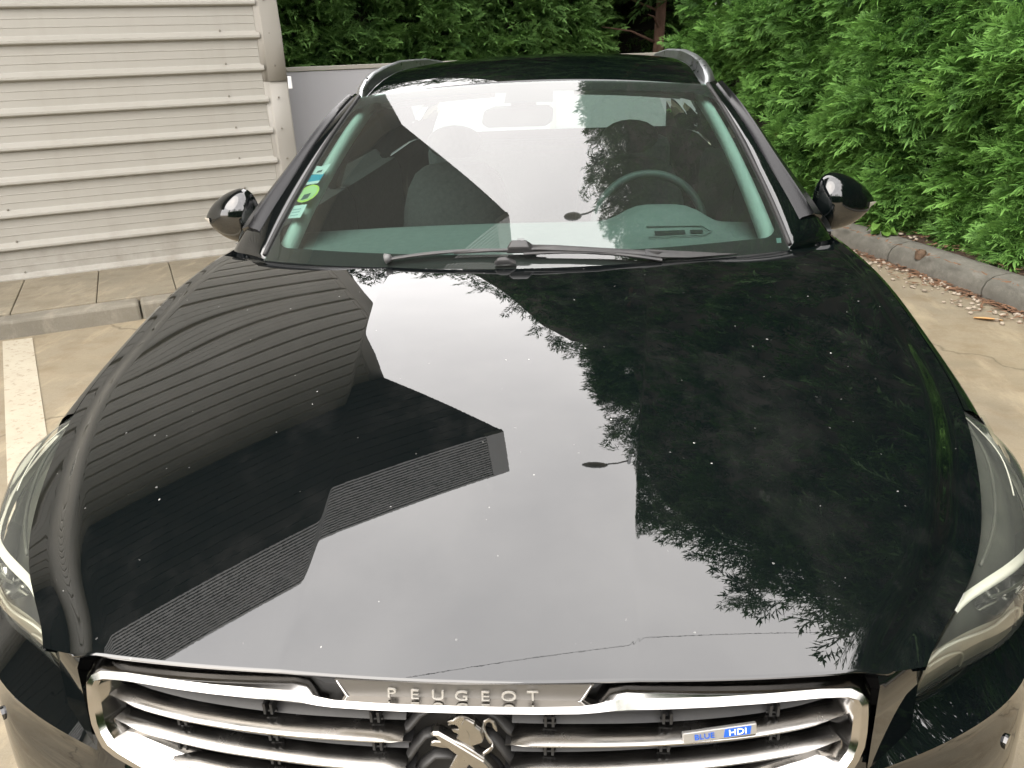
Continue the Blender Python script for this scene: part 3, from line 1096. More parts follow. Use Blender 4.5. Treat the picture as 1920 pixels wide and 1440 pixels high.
# street lamp and overhead cable, seen in the bonnet
lamp = thing('street_lamp', 'tall galvanised street lamp standing beyond the hedge, mirrored in the bonnet', 'street lamp', (1.75, 10.4, 0))
LO = (1.75, 10.4, 0)
b = MB()
b.tube([(1.75, 10.4, 0), (1.75, 10.4, 6), (1.75, 10.4, 15.2)], [.11, .085, .05], 10)
mesh_obj('pole', b, M['galv'], lamp, LO, smooth=True)
b = MB()
b.tube([(1.75, 10.4, 15.0), (1.45, 10.35, 15.16), (1.12, 10.3, 15.18)], .03, 8)
mesh_obj('arm', b, M['galv'], lamp, LO, smooth=True)
b = MB()
b.ball((.86, 10.26, 15.18), (.34, .14, .07))
mesh_obj('lamp_head', b, M['galv'], lamp, LO, smooth=True)
pole = thing('utility_pole', 'wooden cable pole standing beyond the right hedge', 'utility pole', (9., 4.1, 0))
b = MB()
b.tube([(9., 4.1, 0), (9., 4.1, 8.2)], [.14, .10], 10)
mesh_obj('pole', b, M['wood_pole'], pole, (9., 4.1, 0), smooth=True)
b = MB()
b.tube([(9 + (-7.9 - 9)*t, 3.75 + (.0 - 3.75)*t, 8.1 + (6.6 - 8.1)*t - .6*t*(1-t)) for t in np.linspace(0, 1, 20)], .0032, 6)
mesh_obj('cable', b, M['rubber'], pole, (9., 4.1, 0), smooth=True)

# ================================================================== the car
CAR = np.array([0., 2.4, 0.])
car = thing('car', 'black estate car seen from the front, bonnet filling the view', 'car', tuple(CAR))
def part(name, mb, mat, parent=car, **k):
    return mesh_obj(name, mb, mat, parent, CAR, **k)
def mirrored(mb):
    b = MB()
    b.v = [(-x, y, z) for x, y, z in mb.v]
    b.f = [tuple(reversed(f)) for f in mb.f]
    return b

# ---- bonnet
def zc(y):
    t = y - .075
    return .780 + .32*t - .102*t*t
def crease_x(y):
    return .22 + .08*ease((y - .0)/1.25)
def ease(t):
    t = min(max(t, 0), 1)
    return t*t*t*(10 - 15*t + 6*t*t)
def soft(u, w):                                 # smooth max(0, u)
    return .5*(u + math.sqrt(u*u + w*w))
def hood_z(x, y):
    ax = abs(x)
    return zc(y) - .045*x*x - (.062 - .044*ease((y - .75)/.75))*soft(ax - crease_x(y), .0012)
EY = [.10, .17, .26, .40, .55, .69, .95, 1.2, 1.35, 1.49]
edge_x = smooth_spline(EY, [.552, .592, .663, .748, .803, .836, .853, .856, .848, .836])
edge_z = smooth_spline(EY, [.744, .757, .773, .793, .823, .856, .912, .957, .977, .990])
def hood_yf(x):
    return .077 + .20*x*x + .35*max(0, abs(x) - .45)**2
def hood_yr(x):
    return 1.183 + .42*x*x
def roll_w(y):
    return float(np.interp(y, [.1, .45, .8, 1.5], [.085, .085, .06, .045]))
def hood_pt(u, v):
    # u across -1..1, v from the front edge to the rear edge
    su = 1 if u >= 0 else -1
    a = abs(u)
    xe = .6
    for _ in range(4):
        x = a*xe
        y = hood_yf(x) + v*(hood_yr(x) - hood_yf(x))
        xe = edge_x(min(max(hood_yf(xe) + v*(hood_yr(xe) - hood_yf(xe)), .10), 1.49))
    x = a*xe
    y = hood_yf(x) + v*(hood_yr(x) - hood_yf(x))
    z = hood_z(x, y)
    w_ = roll_w(y)
    s = edge_x(y) - x
    drop = hood_z(edge_x(y), y) - edge_z(y)
    if s < w_:
        k = min(1., (w_ - max(s, 0))/(.58*w_))
        z -= drop*(.82*k*k*(3 - 2*k) + .18*(1 - max(s, 0)/w_))
    return np.array([su*x, y, z])
us = np.concatenate([np.linspace(-1, -.86, 20)[:-1], np.linspace(-.86, -.45, 18)[:-1], np.linspace(-.45, -.26, 140)[:-1], np.linspace(-.26, .26, 16)[:-1], np.linspace(.26, .45, 140)[:-1], np.linspace(.45, .86, 18)[:-1], np.linspace(.86, 1, 20)])
vs_ = np.concatenate([[0, .0012, .004], np.linspace(.011, .08, 7)[:-1], np.linspace(.08, 1, 74)])
b = MB()
rows = []
top = [[hood_pt(u, v) for u in us] for v in vs_]
fr = top[0]
for dy, dz in ((.05, -.020), (.010, -.010), (.002, -.0075), (-.0015, -.0045), (-.002, -.002)):
    rows.append([p + np.array([0, dy + .03*ease((abs(u) - .90)/.10), dz]) for p, u in zip(fr, us)])
rows += top
rows += [[p + np.array([0, .006, -.012]) for p in top[-1]], [p + np.array([0, -.01, -.03]) for p in top[-1]]]
full = []
for r in rows:
    full.append([r[0] + np.array([.014, .004, -.012]), r[0] + np.array([.001, 0, -.006])] + list(r) + [r[-1] + np.array([-.001, 0, -.006]), r[-1] + np.array([-.014, .004, -.012])])
b.grid(full)
hood = part('bonnet', b, M['paint'], smooth=True, sharp=50)
# dark inner tray closes the gaps round the bonnet
b = MB()
b.grid([[(u*(edge_x(y) - .03), y, edge_z(y) - .05) for u in np.linspace(-1, 1, 5)] for y in (.16, .3, .5, .8, 1., 1.5)])
b.grid([[(u*x_, y_, z) for u in (-1, -.5, 0, .5, 1)] for x_, y_, z in ((.55, .16, .68), (.56, .165, .72), (.56, .25, .74))])
part('engine_bay_tray', b, M['rubber'])
# ---- windscreen
def ws_prof(q):
    return .997 + .445*(q - 1.17) - .02*(q - 1.17)**2
def ws_z(x, y):
    y0 = 1.187 + .45*x*x
    v = (y - y0)/(2.107 - y0)
    return ws_prof(y - (.45*(1 - v) + .20*v)*x*x)
ws_hw = smooth_spline([0, .24, .455, .745, 1.], [.685, .666, .644, .608, .566])
def ws_pt(u, v, off=0.):
    x = u*ws_hw(v)
    y0 = 1.187 + .45*x*x
    y = y0 + v*(2.107 - y0)
    return np.array([x, y + .4*off, ws_z(x, y) - off])
us_w = np.linspace(-1, 1, 33)
vs_w = np.linspace(-.035, 1, 26)
b = MB()
b.grid([[ws_pt(u, v) for u in us_w] for v in vs_w])
wind = part('windscreen', b, M['windshield'], smooth=True)
# black printed border on the inside of the glass
b = MB()
def inner(u, v):
    """rounded inner outline of the border, in glass coordinates"""
    return u, v
n_c = 80
ring_o, ring_i = [], []
u0, u1, v0, v1 = -.945, .945, .0, .94
def v_low(u):
    return .070 - .006*u*u
pts_i = []
rc = .11
for k in range(25):
    t = k/24
    pts_i.append((lerp(-.86, .86, t), None))
outline = []
def arc(cu, cv, a0, a1, ru, rv, n=8):
    return [(cu + ru*math.cos(lerp(a0, a1, k/(n-1))), cv + rv*math.sin(lerp(a0, a1, k/(n-1)))) for k in range(n)]
outline += arc(-.988 + .07, .055 + .10, math.pi, 1.5*math.pi, .07, .10)
outline += [(u, .055 + .012*math.cos(u*1.5)) for u in np.linspace(-.8, .8, 24)]
outline += arc(.988 - .07, .055 + .10, 1.5*math.pi, 2*math.pi, .07, .10)
outline += [(.988, v) for v in np.linspace(.3, .8, 8)]
outline += arc(.988 - .12, .935 - .07, 0, .5*math.pi, .12, .07)
outline += [(u, .935) for u in np.linspace(.7, -.7, 16)]
outline += arc(-.988 + .12, .935 - .07, .5*math.pi, math.pi, .12, .07)
outline += [(-.988, v) for v in np.linspace(.8, .3, 8)]
def push(u, v):
    """project an outline point out to the glass edge"""
    cu, cv = 0., .5
    du, dv = u - cu, v - cv
    k = min(1./abs(du) if abs(du) > 1e-6 else 1e9, .5/abs(dv) if abs(dv) > 1e-6 else 1e9)
    return cu + du*k, (cv + dv*k if cv + dv*k > .001 else -.035)
rows = [[ws_pt(u, v, .003) for u, v in outline], [ws_pt(*push(u, v), .003) for u, v in outline]]
b.v, b.f = [], []
b.grid(rows, closed=True)
for cu, cv in ((-1, 0), (1, 0), (1, 1), (-1, 1)):           # fill the four corners
    pr_ = [push(u, v) for u, v in outline]
    i = min(range(len(pr_)), key=lambda k: (pr_[k][0] - cu)**2 + (pr_[k][1] - cv)**2)
    n_o = len(outline)
    o_ = len(b.v)
    b.v.append(tuple(ws_pt(cu, cv if cv else -.035, .003)))
    for j in (i - 1, i):
        b.f.append((n_o + j % n_o, n_o + (j + 1) % n_o, o_))
part('glass_border', b, M['frit'], wind)
# dark sensor patch behind the inner mirror
b = MB()
b.grid([[ws_pt(u, v, .004) for u in np.linspace(-.13, .13, 4)] for v in np.linspace(.86, .99, 4)])
part('sensor_patch', b, M['frit'], wind)
# stickers inside the glass, low on the left
def on_glass(x, y, off):
    return np.array([x, y + .4*off, ws_z(x, y) - off])
def sticker(poly, mat, off=.0045, name='sticker'):
    b = MB()
    b.add([on_glass(x, y, off) for x, y in poly], [tuple(range(len(poly)))])
    return part(name, b, mat, wind)
def disc(cx, cy, rx, ry, n=24):
    return [(cx + rx*math.cos(2*math.pi*k/n), cy + ry*math.sin(2*math.pi*k/n)) for k in range(n)]
def tilt_rect(cx, cy, hx, hy, dxdy):
    return [(cx - hx - dxdy*hy, cy - hy), (cx + hx - dxdy*hy, cy - hy), (cx + hx + dxdy*hy, cy + hy), (cx - hx + dxdy*hy, cy + hy)]
sticker([(-.646, 1.721), (-.642, 1.760), (-.612, 1.747), (-.583, 1.752), (-.590, 1.722), (-.598, 1.704)], M['white_label'])
sticker(tilt_rect(-.612, 1.722, .008, .005, .3), M['ink'], .0040, 'print')
sticker([(-.652, 1.675), (-.642, 1.716), (-.594, 1.706), (-.602, 1.666)], M['blue_label'])
sticker([(-.6525, 1.672), (-.650, 1.684), (-.600, 1.676), (-.602, 1.664)], M['white_label'], .0040, 'print')
sticker(disc(-.6245, 1.627, .034, .037), M['green_label'])
sticker(disc(-.6245, 1.627, .028, .031), principled('label_green_pale', (.66, .80, .40), .6), .0041, 'print')
sticker(tilt_rect(-.627, 1.613, .011, .011, .3), M['ink'], .0037, 'print')
sticker([(-.669, 1.538), (-.663, 1.587), (-.613, 1.576), (-.620, 1.523)], M['white_label'])
for k in range(3):
    sticker([(-.656 + .001*k, 1.541 + .012*k), (-.630 + .001*k, 1.536 + .012*k), (-.630 + .001*k, 1.540 + .012*k), (-.656 + .001*k, 1.545 + .012*k)],
            principled('label_print', (.40, .52, .56), .7), .0040, 'print')
sticker([(.655, 1.396), (.668, 1.402), (.670, 1.420), (.657, 1.414)], principled('vin_plate', (.30, .42, .40), .5), .0025, 'vin_plate')

# ---- scuttle under the screen and wipers
b = MB()
b.grid([[(x, hood_yr(x) - .06 + .15*t, hood_z(x, hood_yr(x)) - .028 - .012*t) for x in np.linspace(-.80, .80, 25)] for t in (0, .3, .6, 1.)])
scut = part('scuttle', b, M['plastic'], smooth=True)
for k in range(9):
    b = MB()
    x0 = -.20 + .05*k
    b.box(x0, x0 + .012, 1.150, 1.215, .985, .992)
    part('scuttle_rib', b, M['plastic'], scut)
def over_glass(x, y, h):
    return np.array([x, y - .4*h, ws_z(x, y) + h])
def wiper(pa, pb, wide, spoiler, mat_arm):
    wp = None
    b = MB()
    pts = [over_glass(lerp(pa[0], pb[0], t), lerp(pa[1], pb[1], t) + .004*math.sin(math.pi*t), .010 + .003*math.sin(math.pi*t)) for t in np.linspace(0, 1, 14)]
    b.tube(pts, [(wide, .0045)]*14, 8)
    return b
# left blade, long, and its arm
wl = part('wiper', wiper((-.318, 1.250), (.075, 1.236), .0075, 0, None), M['plastic'], smooth=True, sharp=60)
b = MB()
b.tube([over_glass(-.322, 1.250, .013), over_glass(-.308, 1.2495, .014)], (.0135, .009), 8)
part('blade_cap', b, M['blade_cap'], wl, smooth=True)
b = MB()
b.tube([over_glass(-.15, 1.243, .013), over_glass(-.06, 1.240, .015), over_glass(.06, 1.238, .018), over_glass(.20, 1.238, .016), over_glass(.345, 1.240, .011)], [(.004, .004), (.005, .004), (.006, .004), (.006, .004), (.005, .004)], 8)
part('arm', b, M['plastic'], wl, smooth=True)
# right blade with its flat spoiler tip
wr = part('wiper', wiper((.02, 1.232), (.350, 1.236), .007, 0, None), M['plastic'], smooth=True, sharp=60)
b = MB()
P0 = [over_glass(.03, 1.250, .022), over_glass(.10, 1.248, .022), over_glass(.32, 1.254, .018), over_glass(.36, 1.260, .014)]
P1 = [over_glass(.03, 1.236, .014), over_glass(.10, 1.235, .014), over_glass(.32, 1.241, .010), over_glass(.36, 1.246, .008)]
b.grid([P0, P1])
part('spoiler', b, M['plastic'], wr, smooth=True, solid=.004)
b = MB()
b.add([over_glass(.312, 1.256, .019), over_glass(.540, 1.306, .008), over_glass(.42, 1.262, .008), over_glass(.312, 1.238, .012)], [(0, 1, 2, 3)])
part('spoiler_tip', b, M['plastic'], wr, solid=.004)
for x0, x1, y0, y1, h0, h1, tgt in ((-.022, .052, 1.232, 1.258, .010, .034, wr), (-.050, .006, 1.198, 1.214, .006, .022, wl)):
    b = MB()
    bt = [over_glass(x0, y0, h0), over_glass(x1, y0, h0), over_glass(x1, y1, h0), over_glass(x0, y1, h0)]
    tp = [over_glass(x0 + .006, y0 + .002, h1*.8), over_glass(x1 - .018, y0 + .002, h1*.8), over_glass(x1 - .026, y1 - .006, h1), over_glass(x0 + .014, y1 - .006, h1)]
    b.add(bt + tp, [(3, 2, 1, 0), (4, 5, 6, 7), (0, 1, 5, 4), (1, 2, 6, 5), (2, 3, 7, 6), (3, 0, 4, 7)])
    part('arm_joint', b, M['plastic'], tgt, bevel=.004)

# ---- roof, rails
def roof_z(x, y):
    s = y - 2.105
    t = min(s, 1.05)
    return 1.400 + .125*(1 - math.exp(-max(s, -.1)/.5)) + .012*s - .045*t*t - .045*max(0, s - 1.05) - .115*x*x
def roof_pt(u, v):
    hw = .60 + .02*math.sin(math.pi*v) - .03*v
    a = abs(u)
    x = u*hw
    y = 2.112 + v*2.45
    z = roof_z(x, y)
    if a > .9:
        z -= .05*((a - .9)/.1)**2
    return np.array([x, y, z])
b = MB()
rows = [[roof_pt(u, v) for u in np.linspace(-1, 1, 41)] for v in np.linspace(0, 1, 44)**1.5]
rows = [[p + np.array([0, -.003, -.012]) for p in rows[0]]] + rows
b.grid(rows)
roof = part('roof', b, M['paint_plain'], smooth=True, sharp=50)
b = MB()
b.grid([[roof_pt(u*.97, v) - np.array([0, 0, .035]) for u in np.linspace(-1, 1, 9)] for v in np.linspace(0, 1, 9)])
part('headliner', b, M['headliner'], smooth=True)
for s in (-1, 1):
    b = MB()
    cl = [(.578, 2.150, 1.366), (.588, 2.21, 1.391), (.591, 2.30, 1.418), (.592, 2.42, 1.440), (.590, 2.62, 1.460), (.588, 2.9, 1.477), (.585, 3.5, 1.482), (.580, 4.0, 1.466), (.574, 4.3, 1.430), (.57, 4.45, 1.39)]
    rows = []
    for i, (x, y, z) in enumerate(cl):
        bot = roof_z(x, y) - .012
        thick = .034 if i in (0, 9) else .030
        zt = z
        zb = bot - .01
        if i == 1:
            zb = bot
        wi = .019
        rows.append([(s*(x - wi), y, zb), (s*(x - wi*.7), y, zt - .006), (s*(x - wi*.2), y, zt), (s*(x + wi*.5), y, zt - .003), (s*(x + wi), y, zt - .014), (s*(x + wi*1.1), y, zb - .004)])
    b.grid(rows, closed=True)
    b.f.append(tuple(range(6)))
    b.f.append(tuple(range(len(b.v) - 6, len(b.v))))
    part('roof_rail', b, M['rail'], smooth=True, sharp=45)
    b = MB()
    b.ball((s*.583, 2.30, 1.4225), (.004, .006, .003), 8, 5)
    part('rail_screw', b, M['rubber'])

# ---- A pillars (painted, with a raised black trim strip), both sides
for s in (-1, 1):
    ts = np.linspace(0, 1, 22)
    oc = [smooth_spline([0, .16, .40, .66, .88, 1.], q) for q in ([.836, .795, .728, .678, .648, .636], [1.545, 1.61, 1.755, 1.965, 2.18, 2.34], [.982, 1.055, 1.160, 1.262, 1.325, 1.352])]
    def gl_e(t):
        return ws_pt(1., t)
    def oc_e(t):
        return np.array([q(t) for q in oc])
    def pil(t, k, h):
        g_, o_ = gl_e(t), oc_e(t)
        nrm = np.array([.42, -.42, .8])
        return lerp(g_, o_, k) + nrm*h
    b = MB()
    cs = [(.02, -.006), (.06, .004), (.16, .010), (.30, .014), (.5, .020), (.72, .022), (.9, .014), (1.0, .0), (1.05, -.02)]
    rows = []
    for t in np.concatenate([[-.2, -.1], np.linspace(0, 1, 22)]):
        tt = max(t, 0)
        r = [pil(tt, k, h*(1 if t > 0 else .8)) for k, h in cs]
        if t < 0:
            r = [p + np.array([0., -.002 if t > -.15 else -.003, -.012 if t > -.15 else -.05]) for p in r]
        o_ = r[-1]
        r.append(o_ + np.array([.012, .10, -.05]))
        rows.append([np.array([s*p[0], p[1], p[2]]) for p in r])
    b.grid(rows)
    pl_ = part('windscreen_pillar', b, M['paint_plain'], smooth=True, sharp=60)
    b = MB()
    cs = [(.36, .014), (.40, .023), (.60, .030), (.64, .033), (.68, .030), (.92, .022), (.97, .010)]
    rows = []
    for t in np.linspace(.10, .97, 24):
        rows.append([(lambda p: np.array([s*p[0], p[1], p[2]]))(pil(t, k, h)) for k, h in cs])
    b.grid(rows)
    b.f.append(tuple(range(7)))
    part('pillar_trim', b, M['gloss_black'], pl_, smooth=True, sharp=50)
    b = MB()
    b.tube([(lambda p: np.array([s*p[0], p[1], p[2]]))(pil(t, .015, .002)) for t in np.linspace(0, 1, 20)], .0065, 6)
    part('screen_seal', b, M['rubber'], pl_, smooth=True)
    # pale cloth trim inside
    b = MB()
    rows = []
    for t in np.linspace(.03, .99, 22):
        g_ = ws_pt(1., t, .0)
        a_ = g_ + np.array([-.012, .025, -.012])
        c_ = g_ + np.array([-.050 + .014*t, .035, -.018])
        d_ = g_ + np.array([-.050 + .016*t, .060, -.030])
        e_ = g_ + np.array([-.030, .085, -.045])
        rows.append([np.array([s*p[0], p[1], p[2]]) for p in (a_, lerp(a_, c_, .5) + np.array([-.0, -.006, .006]), c_, d_, e_)])
    b.grid(rows)
    part('inner_pillar_trim', b, M['trim_pale'], smooth=True)

# ---- wings, doors, rear quarters and glass, both sides
def side_x(z):
    return float(np.interp(z, [.18, .30, .62, .80, .95, .985], [.875, .898, .915, .905, .872, .855]))
def arch(y, yc, r=.345, zc_=.325):
    d = r*r - (y - yc)**2
    return zc_ + math.sqrt(d) if d > 0 else .2
belt = spline([1.55, 2.65, 3.7, 4.7], [.975, .985, 1.0, 1.03])
cant_x = spline([2.1, 2.6, 3.4, 4.3, 4.7], [.655, .645, .640, .625, .60])
cant_z = spline([2.1, 2.34, 2.8, 3.4, 4.0, 4.5], [1.30, 1.352, 1.385, 1.388, 1.37, 1.33])
for s in (-1, 1):
    def sx(p):
        return np.array([s*p[0], p[1], p[2]])
    # wing
    b = MB()
    rows = []
    for y in np.concatenate([np.linspace(.70, 1.49, 24), [1.53, 1.58, 1.62]]):
        yy = min(y, 1.49)
        xe, ze = edge_x(yy) + .004, edge_z(yy) - .003
        zl = max(arch(y, .98), .2)
        row = [(xe - .02, y, ze - .03), (xe - .001, y, ze - .004)]
        for a in np.linspace(0, 90, 10):
            row.append((xe + (side_x(.66) - xe)*math.sin(R(a))**.9, y, .66 + (ze - .66)*math.cos(R(a))))
        for z in np.linspace(.66, zl, 7)[1:]:
            row.append((side_x(z), y, z))
        row.append((side_x(zl) - .03, y, zl + .002))
        rows.append([sx(p) for p in row])
    b.grid(rows)
    part('wing', b, M['paint_plain'], smooth=True, sharp=50)
    # wheel arch liner, wheel
    b = MB()
    b.grid([[(s*x, .98 + .36*math.cos(a), .325 + .36*math.sin(a)) for a in np.linspace(-.35, math.pi + .35, 18)] for x in (.60, .895)])
    part('arch_liner', b, M['rubber'], smooth=True)
    for yc in (.98, 3.80):
        b = MB()
        tp = [(.235, .700), (.30, .690), (.325, .71), (.325, .885), (.30, .905), (.235, .895)]
        b.grid([[(s*x, yc + r*math.cos(a), .327 + r*math.sin(a)) for r, x in tp] for a in np.linspace(0, 2*math.pi, 41)])
        wh = part('wheel', b, M['tyre'], smooth=True, sharp=50)
        b = MB()
        for k in range(10):
            a = 2*math.pi*k/10
            q = [(.05, -.32), (.05, .32), (.235, .13), (.235, -.13)]
            vs = [(s*(.875 - .02*(r > .1)), yc + r*math.cos(a + w_), .327 + r*math.sin(a + w_)) for r, w_ in q] + \
                 [(s*(.84 - .02*(r > .1)), yc + r*math.cos(a + w_), .327 + r*math.sin(a + w_)) for r, w_ in q]
            b.add(vs, [(0, 1, 2, 3), (7, 6, 5, 4), (1, 5, 6, 2), (3, 2, 6, 7), (0, 3, 7, 4)])
        b.ball((s*.86, yc, .327), (.03, .06, .06), 12, 6)
        part('rim', b, M['alloy'], wh)
    # doors with windows
    for y0, y1, nm in ((1.62, 2.66, 'door'), (2.67, 3.62, 'door')):
        b = MB()
        rows = []
        for y in np.linspace(y0 + .003, y1 - .003, 10):
            zt = belt(y)
            zs = np.linspace(zt, .20, 12)
            row = [(side_x(z) - (.02 if k == 0 else 0), y, z) for k, z in enumerate(zs)]
            if y0 > 2 and y > 3.45:
                row = [(x, yy, max(z, arch(yy, 3.80))) for x, yy, z in row]
            rows.append([sx(p) for p in row])
        b.grid(rows)
        dr = part(nm, b, M['paint_plain'], smooth=True, sharp=50)
        b = MB()
        yh = y1 - .22
        b.tube([sx((.905, yh, .855)), sx((.925, yh + .05, .86)), sx((.925, yh + .15, .86)), sx((.903, yh + .19, .857))], [(.012, .012)]*4, 8)
        part('handle', b, M['paint_plain'], dr, smooth=True)
        # window glass
        b = MB()
        rows = []
        for y in np.linspace(y0 + .02, y1 - .04, 12):
            zb = belt(y)
            if y < 2.34:
                k = (y - 1.53)/(2.34 - 1.53)
                tp_ = np.array([np.interp(y, [1.53, 1.75, 1.96, 2.18, 2.34], [.836, .728, .678, .648, .640]), y, np.interp(y, [1.53, 1.60, 1.75, 1.96, 2.18, 2.34], [.985, 1.055, 1.160, 1.262, 1.325, 1.345]) - .012])
            else:
                tp_ = np.array([cant_x(y), y, cant_z(y) - .025])
            lo = np.array([.862, y, zb])
            rows.append([sx(lerp(lo, tp_, t) + np.array([.022*math.sin(math.pi*t), 0, 0])) for t in np.linspace(0, 1, 7)])
        b.grid(rows)
        part('window', b, M['side_glass'], dr, smooth=True)
        # inner door card, seen through the screen
        b = MB()
        rows = []
        for y in np.linspace(y0 + .0, y1, 8):
            zt = belt(y) + .015
            rows.append([sx(p) for p in ((.862, y, zt), (.80, y, zt - .002), (.775, y, zt - .06), (.77, y, .72), (.74, y, .66), (.77, y, .40))])
        b.grid(rows)
        part('door_card', b, M['seat'], dr, smooth=True, sharp=50)
    # triangular mirror corner panel inside the front door window
    b = MB()
    b.add([sx((.845, 1.66, .985)), sx((.838, 1.86, .99)), sx((.76, 1.78, 1.10)), sx((.79, 1.66, 1.06))], [(0, 1, 2, 3)])
    part('mirror_sail', b, M['plastic'], solid=.012)
    # pillars between the windows, cant rail
    for y0, y1 in ((2.61, 2.70), (3.57, 3.68)):
        b = MB()
        rows = [[sx(lerp((.868, y, belt(y) - .01), (cant_x(y) + .004, y + .02, cant_z(y)), t) + np.array([.024*math.sin(math.pi*t), 0, 0])) for t in np.linspace(0, 1, 7)] for y in (y0, y1)]
        b.grid(rows)
        part('door_pillar', b, M['gloss_black'], solid=.02)
    b = MB()
    rows = []
    for y in np.linspace(2.14, 4.56, 22):
        cx_, cz_ = cant_x(max(y, 2.1)), cant_z(y) if y > 2.34 else float(np.interp(y, [2.1, 2.34], [1.318, 1.352]))
        r0 = roof_pt(.995, (y - 2.112)/2.45)
        rows.append([sx(p) for p in ((r0[0] - .03, y, r0[2] - .002), (r0[0] + .004, y, r0[2] + .0), (lerp(r0[0], cx_ + .012, .6), y, lerp(r0[2], cz_, .4)), (cx_ + .014, y, cz_), (cx_ + .016, y, cz_ - .03), (cx_ - .02, y, cz_ - .04))])
    b.grid(rows)
    part('roof_side_frame', b, M['paint_plain'], smooth=True, sharp=50)
    # rear quarter
    b = MB()
    rows = []
    for y in np.linspace(3.625, 4.76, 26):
        zl = max(arch(y, 3.80), .24)
        zt = belt(y)
        k = max(0, (y - 4.3)/.46)
        row = [(side_x(min(z, .985)) - .16*k*k, y, z) for z in np.linspace(zt, zl, 12)]
        rows.append([sx(p) for p in row])
    b.grid(rows)
    part('rear_quarter', b, M['paint_plain'], smooth=True, sharp=50)
    b = MB()
    rows = [[sx(lerp((.862 - .14*max(0, (y - 4.3)/.4)**2, y, belt(y)), (cant_x(y) + .005, y - .02, cant_z(min(y, 4.5)) - .02), t) + np.array([.02*math.sin(math.pi*t), 0, 0])) for t in np.linspace(0, 1, 6)] for y in np.linspace(3.68, 4.62, 10)]
    b.grid(rows)
    part('quarter_window', b, M['side_glass'], smooth=True)
# tailgate and rear window
b = MB()
b.grid([[(x, 4.80 - .12*x*x, z) for x in np.linspace(-.76, .76, 11)] for z in np.linspace(.28, 1.03, 7)])
tg = part('tailgate', b, M['paint_plain'], smooth=True)
b = MB()
b.grid([[(x*lerp(.74, .58, t), lerp(4.78, 4.55, t) - .1*x*x*.5, lerp(1.03, 1.37, t)) for x in np.linspace(-1, 1, 11)] for t in np.linspace(0, 1, 6)])
part('rear_window', b, M['side_glass'], tg, smooth=True)
b = MB()
b.box(-.86, .86, 1.3, 4.7, .20, .24)
part('floor_pan', b, M['rubber'])

# ---- door mirrors
for s in (-1, 1):
    cx_, cy_, cz_ = .945, 1.835, 1.040
    X_ = [-1., -.985, -.93, -.8, -.55, -.25, .1, .4, .65, .83, .94, .985, 1.]
    zt = smooth_spline([-1, -.8, -.5, -.1, .4, .8, 1.], [.052, .078, .085, .078, .054, .022, -.002])
    zb_ = smooth_spline([-1, -.8, -.5, -.1, .4, .8, 1.], [-.052, -.080, -.088, -.086, -.068, -.038, -.014])
    dep = smooth_spline([-1, -.7, -.3, .2, .7, 1.], [.040, .066, .076, .068, .042, .016])
    rnd = [.05, .35, .66, .90, 1., 1., 1., 1., 1., .97, .85, .55, .05]
    rows = []
    for xx, k_ in zip(X_, rnd):
        zm = .5*(zt(xx) + zb_(xx))
        hz = .5*(zt(xx) - zb_(xx))*k_
        row = []
        for j in range(32):
            ph = 2*math.pi*j/32
            c_, z_ = math.cos(ph), math.sin(ph)
            c_ = math.copysign(abs(c_)**.9, c_)
            z_ = math.copysign(abs(z_)**.85, z_)
            y_ = -dep(xx)*k_**.7*c_ if c_ > 0 else -.022*k_*c_
            row.append((s*(cx_ + .094*xx), cy_ + y_ + .014*xx, cz_ + zm + hz*z_))
        rows.append(row)
    b = MB()
    b.grid(rows, closed=True)
    b.f.append(tuple(range(32)))
    b.f.append(tuple(range(len(b.v) - 32, len(b.v))))
    wm = part('wing_mirror', b, M['paint_plain'], smooth=True, subsurf=1)
    b = MB()
    b.tube([(s*.850, 1.80, .955), (s*.875, 1.815, .965), (s*.905, 1.83, .985)], [(.05, .018), (.045, .018), (.04, .022)], 10)
    part('foot', b, M['plastic'], wm, smooth=True)
    b = MB()
    b.prism([(.080*math.cos(a) - .008, .062*math.sin(a)) for a in np.linspace(0, 2*math.pi, 25)[:-1]], lambda a, c, d: (s*(cx_ + a), cy_ + d + .014*a/.094, cz_ + c - .004), .021, .025)
    part('mirror_glass', b, M['mirror'], wm)
    b = MB()
    rows = []
    for t in np.linspace(0, 1, 6):
        xx = .70 + .28*t
        zz = .5*(zt(xx) + zb_(xx))
        rows.append([(s*(cx_ + .094*xx + .002 + .003*t), cy_ + .014*xx - dep(xx)*math.cos(R(a))*(1.03 - .25*t) - .002, cz_ + zz - (.5*(zt(xx) - zb_(xx)))*math.sin(R(a))*.8) for a in (-8, 8, 24)])
    b.grid(rows)
    part('indicator', b, M['amber'], wm, smooth=True)

# ---- nose: grille
def gy(x, z, d=0.):
    return .045 + .30*x*x + .25*(z - .72) + d
def gp(x, z, d=0.):
    return np.array([x, gy(x, z, d), z])
grille = part('grille', MB().grid([[gp(x, z, .060) for x in np.linspace(-.48, .48, 17)] for z in np.linspace(.53, .765, 6)]), M['rubber'])
